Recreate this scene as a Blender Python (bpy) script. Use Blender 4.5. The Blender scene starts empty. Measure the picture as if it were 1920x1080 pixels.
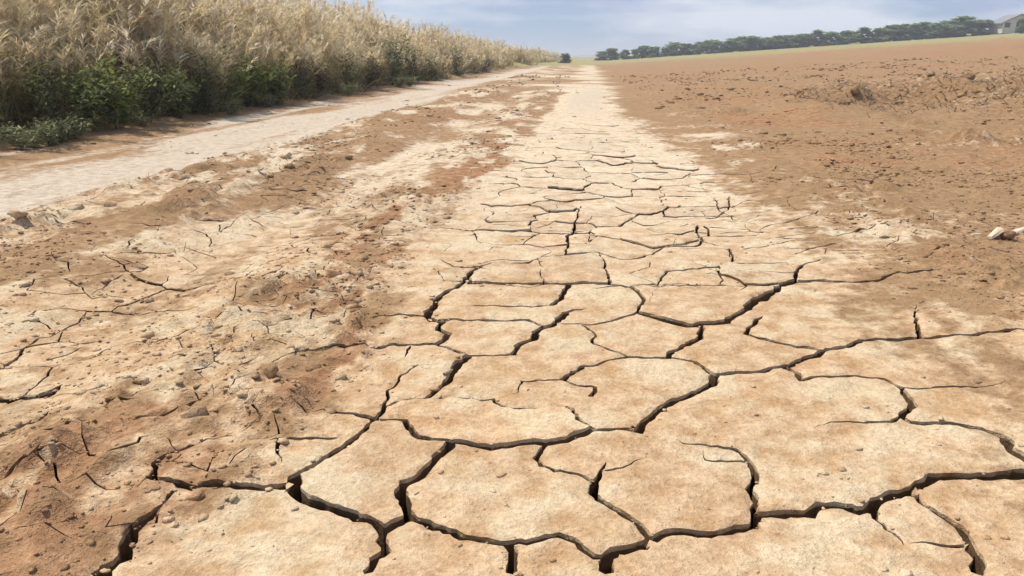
import bpy, bmesh, math, random, time
import numpy as np
from mathutils import Vector, geometry, kdtree

T0 = time.time()
random.seed(7)
RNG = np.random.default_rng(11)
SC = bpy.context.scene
COL = SC.collection

# ------------------------------------------------------------------ camera, sky, sun, exposure
CAM_H = 0.80
LENS = 26.2
PITCH = math.radians(17.2)
YAW = math.radians(5.47)                      # the camera looks a little to the left of the track (+Y)
cam_data = bpy.data.cameras.new('camera')
cam_data.lens = LENS
cam_data.sensor_width = 36.0
cam_data.clip_start = 0.02
cam_data.clip_end = 9000.0
cam = bpy.data.objects.new('camera', cam_data)
COL.objects.link(cam)
cam.location = (0.0, 0.0, CAM_H)
cam.rotation_euler = (math.pi / 2 - PITCH, 0.0, YAW)
SC.camera = cam

SUN_EL = math.radians(59.0)
SUN_DIR = Vector((-0.90, 0.42, 0.0)).normalized()         # horizontal direction towards the sun
SUN_AZ = math.atan2(SUN_DIR.x, SUN_DIR.y)

world = bpy.data.worlds.new('World')
SC.world = world
world.use_nodes = True
wn, wl = world.node_tree.nodes, world.node_tree.links
wn.clear()
w_out = wn.new('ShaderNodeOutputWorld')
w_bg = wn.new('ShaderNodeBackground')
w_sky = wn.new('ShaderNodeTexSky')
w_sky.sky_type = 'NISHITA'
w_sky.sun_disc = False
w_sky.sun_elevation = SUN_EL
w_sky.sun_rotation = SUN_AZ
w_sky.air_density = 1.0
w_sky.dust_density = 0.0
w_sky.ozone_density = 2.5
w_co = wn.new('ShaderNodeTexCoord')


def cloud_layer(scale, zs, loc, lo, hi, top, seed_detail=6.0):
    mp = wn.new('ShaderNodeMapping')
    mp.inputs['Scale'].default_value = (1.0, 1.0, zs)
    mp.inputs['Location'].default_value = loc
    n = wn.new('ShaderNodeTexNoise')
    n.inputs['Scale'].default_value = scale
    n.inputs['Detail'].default_value = seed_detail
    n.inputs['Roughness'].default_value = 0.56
    r = wn.new('ShaderNodeValToRGB')
    r.color_ramp.elements[0].position = lo
    r.color_ramp.elements[0].color = (0, 0, 0, 1)
    r.color_ramp.elements[1].position = hi
    r.color_ramp.elements[1].color = (top, top, top, 1)
    wl.new(w_co.outputs['Generated'], mp.inputs['Vector'])
    wl.new(mp.outputs['Vector'], n.inputs['Vector'])
    wl.new(n.outputs['Fac'], r.inputs['Fac'])
    return r.outputs['Color']


def sky_mix(fac, a, b):
    m = wn.new('ShaderNodeMixRGB')
    wl.new(fac, m.inputs['Fac'])
    wl.new(a, m.inputs['Color1'])
    m.inputs['Color2'].default_value = b + (1,)
    return m.outputs['Color']


# a thin blue-grey cloud deck with brighter and lilac patches in it
c_sky = sky_mix(cloud_layer(1.3, 2.2, (0.3, 0.2, 0.5), 0.18, 0.42, 0.80, 3.0), w_sky.outputs['Color'], (2.0, 3.05, 4.9))
c_sky = sky_mix(cloud_layer(4.2, 4.0, (1.9, 0.4, 0.1), 0.46, 0.70, 0.75), c_sky, (3.6, 3.8, 5.5))
c_sky = sky_mix(cloud_layer(3.4, 5.0, (0.35, 2.1, 0.62), 0.43, 0.62, 0.9), c_sky, (6.3, 6.6, 7.3))
w_bg.inputs['Strength'].default_value = 0.085
wl.new(c_sky, w_bg.inputs['Color'])
wl.new(w_bg.outputs['Background'], w_out.inputs['Surface'])

sun_data = bpy.data.lights.new('sun', 'SUN')
sun_data.energy = 3.6
sun_data.angle = math.radians(1.5)
sun_data.color = (1.0, 0.93, 0.82)
sun = bpy.data.objects.new('sun', sun_data)
COL.objects.link(sun)
to_sun = Vector((SUN_DIR.x * math.cos(SUN_EL), SUN_DIR.y * math.cos(SUN_EL), math.sin(SUN_EL)))
sun.rotation_euler = to_sun.to_track_quat('Z', 'Y').to_euler()
sun.location = (-20, 8, 30)

SC.view_settings.view_transform = 'Standard'
SC.view_settings.look = 'None'
SC.view_settings.gamma = 1.0
SC.view_settings.use_curve_mapping = False
SC.view_settings.exposure = 0.62
SC.cycles.use_denoising = True
SC.cycles.max_bounces = 4
SC.cycles.diffuse_bounces = 3
SC.cycles.use_adaptive_sampling = True
SC.cycles.adaptive_threshold = 0.04
SC.cycles.transparent_max_bounces = 6

# ------------------------------------------------------------------ small helpers
FPX = LENS / 36.0 * 1920.0


def ray(px, py):
    """direction of the sight line through a photograph pixel (1920 x 1080)"""
    x, y = (px - 960.0) / FPX, (540.0 - py) / FPX
    cp, sp, cy, sy = math.cos(PITCH), math.sin(PITCH), math.cos(YAW), math.sin(YAW)
    fwd = Vector((-sy * cp, cy * cp, -sp))
    right = Vector((cy, sy, 0.0))
    up = Vector((-sy * sp, cy * sp, cp))
    return fwd + right * x + up * y


def on_ground(px, py, z=0.0):
    d = ray(px, py)
    t = (z - CAM_H) / d.z
    return (d.x * t, d.y * t)


def at_depth(px, Y):
    """ground X under photograph column px at distance Y along the track (horizon row)"""
    d = ray(px, 108.0)
    return d.x / d.y * Y


def to_px(x, y, z=0.0):
    cp, sp, cy, sy = math.cos(PITCH), math.sin(PITCH), math.cos(YAW), math.sin(YAW)
    v = Vector((x, y, z - CAM_H))
    f = v.dot(Vector((-sy * cp, cy * cp, -sp)))
    if f < 1e-3:
        return (1e9, 1e9)
    r = v.dot(Vector((cy, sy, 0.0)))
    u = v.dot(Vector((-sy * sp, cy * sp, cp)))
    return (960 + FPX * r / f, 540 - FPX * u / f)


def h2(ix, iy, seed):
    with np.errstate(over='ignore'):
        a = (ix.astype(np.int64) & 0xffffffff).astype(np.uint32)
        b = (iy.astype(np.int64) & 0xffffffff).astype(np.uint32)
        h = a * np.uint32(374761393) + b * np.uint32(668265263) + np.uint32((seed * 2246822519) & 0xffffffff)
        h = (h ^ (h >> np.uint32(13))) * np.uint32(1274126177)
        h = (h ^ (h >> np.uint32(16))) * np.uint32(2654435761)
        h = h ^ (h >> np.uint32(15))
    return h.astype(np.float64) / 4294967295.0 * 2.0 - 1.0


def vnoise(x, y, seed=0):
    x = np.asarray(x, float); y = np.asarray(y, float)
    xf, yf = np.floor(x), np.floor(y)
    u, v = x - xf, y - yf
    u = u * u * u * (u * (u * 6 - 15) + 10); v = v * v * v * (v * (v * 6 - 15) + 10)
    a, b = h2(xf, yf, seed), h2(xf + 1, yf, seed)
    c, d = h2(xf, yf + 1, seed), h2(xf + 1, yf + 1, seed)
    return (a * (1 - u) + b * u) * (1 - v) + (c * (1 - u) + d * u) * v


def fbm(x, y, octv=4, seed=0, gain=0.5):
    s, amp, tot = 0.0, 1.0, 0.0
    for o in range(octv):
        s = s + amp * vnoise(x * 2.03 ** o + 17.3 * o, y * 2.03 ** o - 9.1 * o, seed + o * 7)
        tot += amp
        amp *= gain
    return s / tot * 1.5


def ss(a, b, x):
    t = np.clip((x - a) / (b - a), 0, 1)
    return t * t * (3 - 2 * t)


def band(x, a, b, soft):
    return ss(a - soft, a + soft, x) * (1 - ss(b - soft, b + soft, x))


def lumps(x, y, cell, seed, dens=0.75):
    """separate rounded lumps of uneven height, one at most in each cell"""
    gx, gy = x / cell, y / cell
    ix, iy = np.floor(gx), np.floor(gy)
    h = np.zeros_like(gx)
    for dx in (-1, 0, 1):
        for dy in (-1, 0, 1):
            cx, cy = ix + dx, iy + dy
            px = cx + 0.5 + 0.42 * h2(cx, cy, seed)
            py = cy + 0.5 + 0.42 * h2(cx, cy, seed + 1)
            a = 0.5 + 0.5 * h2(cx, cy, seed + 2)
            rr = 0.28 + 0.40 * (0.5 + 0.5 * h2(cx, cy, seed + 3))
            el = 1 + 0.35 * h2(cx, cy, seed + 4)
            d2 = (((gx - px) * el) ** 2 + ((gy - py) / el) ** 2) / rr ** 2
            on = (0.5 + 0.5 * h2(cx, cy, seed + 5)) < dens
            h = np.maximum(h, np.where(on, a * a * rr * np.sqrt(np.maximum(0, 1 - d2)), 0))
    return h * cell


def link(o, parent=None):
    COL.objects.link(o)
    if parent is not None:
        o.parent = parent
    return o


def tag(o, label=None, cat=None, group=None, kind=None):
    if label: o['label'] = label
    if cat: o['category'] = cat
    if group: o['group'] = group
    if kind: o['kind'] = kind
    return o


def np_mesh(name, co, faces, smooth=True):
    """mesh from an (n,3) array and an (m,3) or (m,4) index array"""
    me = bpy.data.meshes.new(name)
    co = np.asarray(co, np.float32)
    faces = np.asarray(faces, np.int32)
    k = faces.shape[1]
    me.vertices.add(len(co))
    me.vertices.foreach_set('co', co.ravel())
    me.loops.add(faces.size)
    me.loops.foreach_set('vertex_index', faces.ravel())
    me.polygons.add(len(faces))
    me.polygons.foreach_set('loop_start', np.arange(0, faces.size, k, dtype=np.int32))
    if smooth:
        me.polygons.foreach_set('use_smooth', np.ones(len(faces), bool))
    me.update(calc_edges=True)
    return me


def set_col(me, name, rgba):
    a = me.attributes.new(name, 'FLOAT_COLOR', 'POINT')
    a.data.foreach_set('color', np.asarray(rgba, np.float32).ravel())


def set_float(me, name, v):
    a = me.attributes.new(name, 'FLOAT', 'POINT')
    a.data.foreach_set('value', np.asarray(v, np.float32).ravel())


# ------------------------------------------------------------------ the lie of the land
def slope_right(x):
    t = 0.5 * (x - 3.0 + np.sqrt((x - 3.0) ** 2 + 3.0))
    t = t - 0.5 * (x - 160.0 + np.sqrt((x - 160.0) ** 2 + 4.0))
    return 0.067 * np.maximum(t, 0)


def wander(x, y):
    return x + 0.11 * fbm(x * 0.6 + 3, y * 0.55, 3, 5) + 0.05 * fbm(x * 3.1, y * 2.2, 3, 9)


def rough_field(x, y):
    w = wander(x, y)
    r = 0.16 + 0 * x
    p = np.clip(0.65 + 0.8 * fbm(x * 1.9, y * 1.3, 3, 91), 0.1, 1.2)
    r = r + (0.80 - 0.45 * ss(2.6, 5.0, y)) * band(w, -1.15, -0.68, 0.12) * p              # crumbly ridge beside the cracked track
    r = r + 0.25 * band(w, -1.75, -1.15, 0.12) * p
    r = r + 0.60 * band(w, -2.95, -1.75, 0.15) * p
    r = r + 0.40 * ss(0.95, 1.5, w) * p
    r = r + 0.35 * ss(2.2, 4.0, w)
    r = r + 0.6 * ss(5.1, 5.6, -w)
    return r


def H(x, y):
    x = np.asarray(x, float); y = np.asarray(y, float)
    w = wander(x, y)
    z = 0.014 * fbm(x * 0.7, y * 0.4, 3, 21)
    z = z + (0.022 - 0.014 * ss(2.5, 5.0, y)) * np.exp(-((w + 0.97) / 0.22) ** 2) * (0.75 + 0.5 * fbm(x * 1.5, y * 1.1, 3, 33))
    z = z - 0.018 * np.exp(-((w + 1.5) / 0.22) ** 2)
    z = z + 0.035 * band(w, -2.9, -1.9, 0.25)
    z = z - 0.03 * band(w, -4.8, -3.1, 0.25)
    z = z + 0.28 * ss(5.2, 7.0, -x)
    z = z + 0.02 * ss(0.8, 1.4, w)
    yb = y - 11.6 - 0.6 * fbm(x * 0.5, 0 * x, 2, 4)
    z = z + (0.30 + 0.12 * fbm(x * 1.6, y, 3, 6)) * ss(-0.5, 0.15, yb) * (1 - ss(0.3, 2.6, yb)) * band(x, 3.2, 12.0, 0.9)
    z = z + 0.16 * np.exp(-((y - 10.6) / 0.9) ** 2 - ((x - 3.1) / 0.6) ** 2)
    r = rough_field(x, y)
    bil = np.abs(fbm(x * 7.5, y * 7.5, 3, 51))
    r = r * (1 - 0.75 * band(w, -4.9, -3.1, 0.2))
    z = z + r * (0.018 * fbm(x * 3.3, y * 3.0, 3, 41) + 0.020 * (bil - 0.35) + 0.016 * (np.abs(fbm(x * 19, y * 19, 3, 61)) - 0.3))
    wx, wy = x + 0.025 * fbm(x * 14, y * 14, 2, 81), y + 0.025 * fbm(x * 14 + 9, y * 14, 2, 83)
    r2 = np.clip(r - 0.16, 0, 1.2)
    wy = wy * (1 - 0.45 * ss(0.3, 0.7, -x))
    z = z + r2 * (1.6 * lumps(wx, wy, 0.06, 400) + 1.15 * lumps(wx + 5, wy, 0.15, 420, 0.5))
    z = z + r2 * 0.55 * lumps(wx, wy, 0.60, 440, 0.5) * ss(4.0, 8.0, y)
    z = z + 0.0035 * fbm(x * 8, y * 8, 4, 71) * (1 - 0.85 * ss(2.9, 3.3, -w))
    z = z + 0.012 * fbm(x * 1.9, y * 0.25, 2, 95) * band(w, -5.0, -3.0, 0.3)
    z = z + slope_right(x)
    return z


def soil(x, y):
    """what kind of soil lies where: pale crust, red dirt, grey-pink wheel track, dry grass"""
    x = np.asarray(x, float); y = np.asarray(y, float)
    w = wander(x, y)
    n1 = fbm(x * 3.6, y * 1.15, 4, 101)
    n2 = fbm(x * 8.0, y * 3.4, 4, 111)
    n3 = fbm(x * 1.1, y * 0.45, 3, 121)
    far = ss(5.0, 12.0, y)
    half_l = 0.66 - 0.22 * far
    half_r = 0.80 + 0.25 * (1 - ss(1.2, 2.4, y)) - 0.36 * far
    pale = ss(-half_l - 0.2, -half_l + 0.14, w + 0.10 * n2) * (1 - ss(half_r - 0.35, half_r + 0.55, w + 0.20 * n2 + 0.12 * n1))
    rut = band(w + 0.06 * n2, -1.75, -1.10, 0.14) * (0.80 + 0.6 * n1) * (1 - 0.5 * ss(6, 14, y))
    rut = rut + 0.70 * band(w, -2.7, -1.6, 0.2) * ss(-0.35, 0.35, n1) + 0.75 * band(w, -1.15, -0.6, 0.1) * ss(-0.05, 0.35, n2 - 0.3 * n1)
    mott = band(w, -2.95, -0.62, 0.14) * (0.29 + 0.66 * n1 + 0.5 * n2)
    pale = np.clip(np.maximum(np.maximum(pale, 0.8 * rut), mott), 0, 1)
    red = band(w + 0.08 * n1, -1.12, -0.66, 0.12) * (0.60 - 0.7 * n1 + 0.4 * n2) * (1 - 0.7 * ss(7, 16, y))
    fs = fbm(x * 0.35, y * 1.1, 4, 161)
    fld = ss(1.0, 1.8, w)
    edge = band(w, 0.85, 1.7, 0.35) * (0.28 + 0.6 * fbm(x * 2.2, y * 2.0, 4, 171) + 0.4 * n2) * (1 - 0.6 * far)
    pale = np.maximum(pale, np.clip(edge, 0, 1))
    pale = np.clip(pale + fld * 0.30 * ss(0.15, 0.6, fs) * (1 - ss(40, 80, y)), 0, 1)
    red = red + fld * (0.06 + 0.45 * ss(-0.1, 0.5, -fs))
    red = red + 0.35 * ss(0.25, 0.6, fbm(x * 0.9 + 40, y * 0.5, 4, 131)) * ss(0.9, 1.6, w)
    red = red + 0.30 * ss(4.0, 14.0, x - 0.12 * y) * (0.6 + 0.4 * n3)
    red = red + 0.4 * band(w, -2.9, -1.2, 0.2) * ss(-0.2, 0.4, n3 - 0.5 * n2)
    st = fbm(x * 5.0, y * 0.5, 3, 151)
    track = band(w + 0.09 * n2, -4.2, -2.9, 0.32) * (0.85 + 0.35 * st) + band(w, -5.0, -4.15, 0.2) * (0.42 + 0.5 * st)
    track = np.maximum(track, 0.55 * band(w, -0.30, 0.42, 0.12) * ss(6, 14, y))
    d = np.sqrt(x * x + y * y)
    grass = 0.9 * ss(55, 110, d + 12 * n3) + 0.5 * ss(5.0, 5.5, -x) + 0.22 * band(w, -3.25, -2.8, 0.12)
    red = red + 0.25 * band(x, -0.6, 1.6, 0.2) * ss(0.3, 0.7, fbm(x * 3.3 + 7, y * 2.4, 3, 141)) * (1 - far)
    return (np.clip(pale, 0, 1), np.clip(red, 0, 1), np.clip(track, 0, 1), np.clip(grass, 0, 1))


# ------------------------------------------------------------------ materials
def nd(nt, kind, **kw):
    n = nt.nodes.new(kind)
    for k, v in kw.items():
        if k in n.inputs.keys():
            n.inputs[k].default_value = v
        else:
            setattr(n, k, v)
    return n


def mixc(nt, fac, a, b, blend='MIX'):
    m = nt.nodes.new('ShaderNodeMixRGB')
    m.blend_type = blend
    for i, s in enumerate((fac, a, b)):
        if isinstance(s, (int, float)):
            m.inputs[i].default_value = s
        elif isinstance(s, tuple):
            m.inputs[i].default_value = s + (1,) if len(s) == 3 else s
        else:
            nt.links.new(s, m.inputs[i])
    return m.outputs[0]


def math_(nt, op, a, b=0.0, clamp=False):
    m = nt.nodes.new('ShaderNodeMath')
    m.operation = op
    m.use_clamp = clamp
    for i, s in enumerate((a, b)):
        if isinstance(s, (int, float)):
            m.inputs[i].default_value = s
        else:
            nt.links.new(s, m.inputs[i])
    return m.outputs[0]


def ramp(nt, fac, p0, p1, c0=(0, 0, 0), c1=(1, 1, 1)):
    r = nt.nodes.new('ShaderNodeValToRGB')
    r.color_ramp.elements[0].position = p0
    r.color_ramp.elements[1].position = p1
    r.color_ramp.elements[0].color = c0 + (1,)
    r.color_ramp.elements[1].color = c1 + (1,)
    nt.links.new(fac, r.inputs['Fac'])
    return r.outputs['Color']


def new_mat(name):
    m = bpy.data.materials.new(name)
    m.use_nodes = True
    nt = m.node_tree
    nt.nodes.clear()
    out = nt.nodes.new('ShaderNodeOutputMaterial')
    bs = nt.nodes.new('ShaderNodeBsdfPrincipled')
    bs.inputs['Roughness'].default_value = 0.95
    bs.inputs['Specular IOR Level'].default_value = 0.15
    nt.links.new(bs.outputs[0], out.inputs[0])
    return m, nt, bs, out


def soil_material(name):
    m, nt, bs, out = new_mat(name)
    L = nt.links
    geo = nt.nodes.new('ShaderNodeNewGeometry')
    pos = geo.outputs['Position']
    at = nt.nodes.new('ShaderNodeAttribute'); at.attribute_name = 'soil'
    sep = nt.nodes.new('ShaderNodeSeparateColor')
    L.new(at.outputs['Color'], sep.inputs['Color'])
    tint = nt.nodes.new('ShaderNodeAttribute'); tint.attribute_name = 'tint'

    def noise(scale, detail=5.0, rough=0.6, dist=0.0, vec=None):
        n = nd(nt, 'ShaderNodeTexNoise', Scale=scale, Detail=detail, Roughness=rough, Distortion=dist)
        L.new(vec or pos, n.inputs['Vector'])
        return n.outputs['Fac']
    n_fine = noise(80.0, 3.0, 0.7)
    n_mid = noise(17.0, 5.0, 0.62)
    n_big = noise(3.1, 3.0, 0.6)
    n_grit = noise(330.0, 1.0, 0.6)
    base = mixc(nt, ramp(nt, n_mid, 0.33, 0.68), (0.220, 0.130, 0.066), (0.395, 0.260, 0.147))
    base = mixc(nt, math_(nt, 'MULTIPLY', ramp(nt, n_big, 0.38, 0.64), 0.7), base, (0.275, 0.175, 0.090))
    redc = mixc(nt, ramp(nt, n_mid, 0.35, 0.65), (0.225, 0.115, 0.057), (0.390, 0.232, 0.126))
    palec = mixc(nt, ramp(nt, n_mid, 0.36, 0.64), (0.390, 0.250, 0.136), (0.560, 0.415, 0.266))
    palec = mixc(nt, ramp(nt, n_big, 0.50, 0.57), palec, mixc(nt, ramp(nt, n_mid, 0.30, 0.70), (0.48, 0.368, 0.232), (0.585, 0.475, 0.325)))
    sepp = nt.nodes.new('ShaderNodeSeparateXYZ')
    L.new(pos, sepp.inputs[0])
    mr = nd(nt, 'ShaderNodeMapRange')
    mr.inputs['From Min'].default_value = 2.2; mr.inputs['From Max'].default_value = 5.5
    L.new(sepp.outputs[1], mr.inputs['Value'])
    palec = mixc(nt, math_(nt, 'MULTIPLY', mr.outputs[0], 0.75), palec, mixc(nt, ramp(nt, n_mid, 0.3, 0.7), (0.54, 0.445, 0.32), (0.67, 0.585, 0.46)))
    palec = mixc(nt, math_(nt, 'MULTIPLY', ramp(nt, noise(7.5, 4.0, 0.65), 0.52, 0.66), 0.6), palec, (0.400, 0.245, 0.115))
    trackc = mixc(nt, ramp(nt, n_mid, 0.32, 0.70), (0.400, 0.325, 0.245), (0.580, 0.505, 0.415))
    grassc = mixc(nt, ramp(nt, n_big, 0.35, 0.65), (0.235, 0.205, 0.080), (0.345, 0.305, 0.140))
    # ragged transitions between the soils: the masks are broken up by fine noise

    def ragged(mask, amount):
        j = math_(nt, 'MULTIPLY', math_(nt, 'SUBTRACT', n_mid, 0.5), amount)
        v = math_(nt, 'ADD', mask, j)
        return ramp(nt, v, 0.30, 0.68)
    c = mixc(nt, ragged(sep.outputs[1], 1.1), base, redc)
    c = mixc(nt, ragged(sep.outputs[0], 1.1), c, palec)
    c = mixc(nt, ragged(sep.outputs[2], 0.7), c, trackc)
    al = at.outputs['Alpha']
    c = mixc(nt, ragged(al, 0.6), c, grassc)
    # grain
    g = ramp(nt, n_fine, 0.30, 0.70, (0.78, 0.76, 0.73), (1.13, 1.13, 1.13))
    c = mixc(nt, 1.0, c, g, 'MULTIPLY')
    g2 = ramp(nt, n_grit, 0.3, 0.7, (0.90, 0.89, 0.88), (1.08, 1.08, 1.08))
    c = mixc(nt, 1.0, c, g2, 'MULTIPLY')
    tv = nt.nodes.new('ShaderNodeCombineColor')
    for i in range(3):
        L.new(tint.outputs['Fac'], tv.inputs[i])
    c = mixc(nt, 1.0, c, tv.outputs[0], 'MULTIPLY')
    L.new(c, bs.inputs['Base Color'])
    # fine relief: grit and pits, stronger where the soil is crumbly
    ro = nt.nodes.new('ShaderNodeAttribute'); ro.attribute_name = 'rough'
    hgt = math_(nt, 'ADD', math_(nt, 'MULTIPLY', n_fine, 0.75), math_(nt, 'MULTIPLY', n_grit, 0.20))
    hgt = math_(nt, 'ADD', hgt, math_(nt, 'MULTIPLY', n_mid, 2.2))
    hgt = math_(nt, 'MULTIPLY', hgt, math_(nt, 'ADD', math_(nt, 'MULTIPLY', ro.outputs['Fac'], 0.6), 0.75))
    b = nd(nt, 'ShaderNodeBump', Strength=0.9, Distance=0.010)
    L.new(hgt, b.inputs['Height'])
    L.new(b.outputs['Normal'], bs.inputs['Normal'])
    return m


M_SOIL = soil_material('dry_clay_soil')


def plant_material(name, translucent=0.35, vary=0.25, rough=0.7):
    """colour comes from the plant's own 'col' attribute, broken up by noise"""
    m, nt, bs, out = new_mat(name)
    L = nt.links
    at = nt.nodes.new('ShaderNodeAttribute'); at.attribute_name = 'col'
    geo = nt.nodes.new('ShaderNodeNewGeometry')
    n = nd(nt, 'ShaderNodeTexNoise', Scale=9.0, Detail=4.0)
    L.new(geo.outputs['Position'], n.inputs['Vector'])
    c = mixc(nt, 1.0, at.outputs['Color'], ramp(nt, n.outputs['Fac'], 0.3, 0.7, (1 - vary,) * 3, (1 + vary,) * 3), 'MULTIPLY')
    L.new(c, bs.inputs['Base Color'])
    bs.inputs['Roughness'].default_value = rough
    tr = nt.nodes.new('ShaderNodeBsdfTranslucent')
    L.new(c, tr.inputs['Color'])
    mx = nt.nodes.new('ShaderNodeMixShader')
    mx.inputs[0].default_value = translucent
    L.new(bs.outputs[0], mx.inputs[1]); L.new(tr.outputs[0], mx.inputs[2])
    L.new(mx.outputs[0], out.inputs[0])
    return m


M_REED = plant_material('dry_reed_straw', 0.45, 0.22, 0.65)
M_LEAF = plant_material('green_leaf', 0.50, 0.3, 0.55)
M_TREE = plant_material('grey_green_tree_leaf', 0.50, 0.25, 0.7)


def plain_material(name, c0, c1, scale=6.0, bump=0.3, rough=0.85):
    m, nt, bs, out = new_mat(name)
    co = nt.nodes.new('ShaderNodeTexCoord')
    n = nd(nt, 'ShaderNodeTexNoise', Scale=scale, Detail=6.0, Roughness=0.65)
    nt.links.new(co.outputs['Object'], n.inputs['Vector'])
    c = mixc(nt, ramp(nt, n.outputs['Fac'], 0.3, 0.7), c0, c1)
    nt.links.new(c, bs.inputs['Base Color'])
    bs.inputs['Roughness'].default_value = rough
    b = nd(nt, 'ShaderNodeBump', Strength=bump, Distance=0.02)
    nt.links.new(n.outputs['Fac'], b.inputs['Height'])
    nt.links.new(b.outputs['Normal'], bs.inputs['Normal'])
    return m


M_BARK = plain_material('bark', (0.10, 0.075, 0.05), (0.20, 0.16, 0.11), 14.0)
M_STEM = plain_material('weed_stem', (0.11, 0.12, 0.05), (0.20, 0.17, 0.09), 20.0)
M_PLASTER = plain_material('pale_plaster', (0.46, 0.43, 0.38), (0.60, 0.57, 0.52), 2.0, 0.1)
M_ROOF = plain_material('grey_roof', (0.17, 0.17, 0.18), (0.26, 0.26, 0.27), 5.0, 0.2)
M_DARK = plain_material('dark_opening', (0.03, 0.03, 0.035), (0.05, 0.05, 0.06), 3.0, 0.0, 0.3)
M_SUB = plain_material('shade_dark_subsoil', (0.095, 0.055, 0.028), (0.17, 0.105, 0.055), 30.0, 0.5)  # subsoil brown, darkened to paint in the shade inside the cracks
M_FLAKE = plain_material('pale_dry_wood', (0.52, 0.41, 0.30), (0.68, 0.56, 0.43), 25.0, 0.5)


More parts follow.
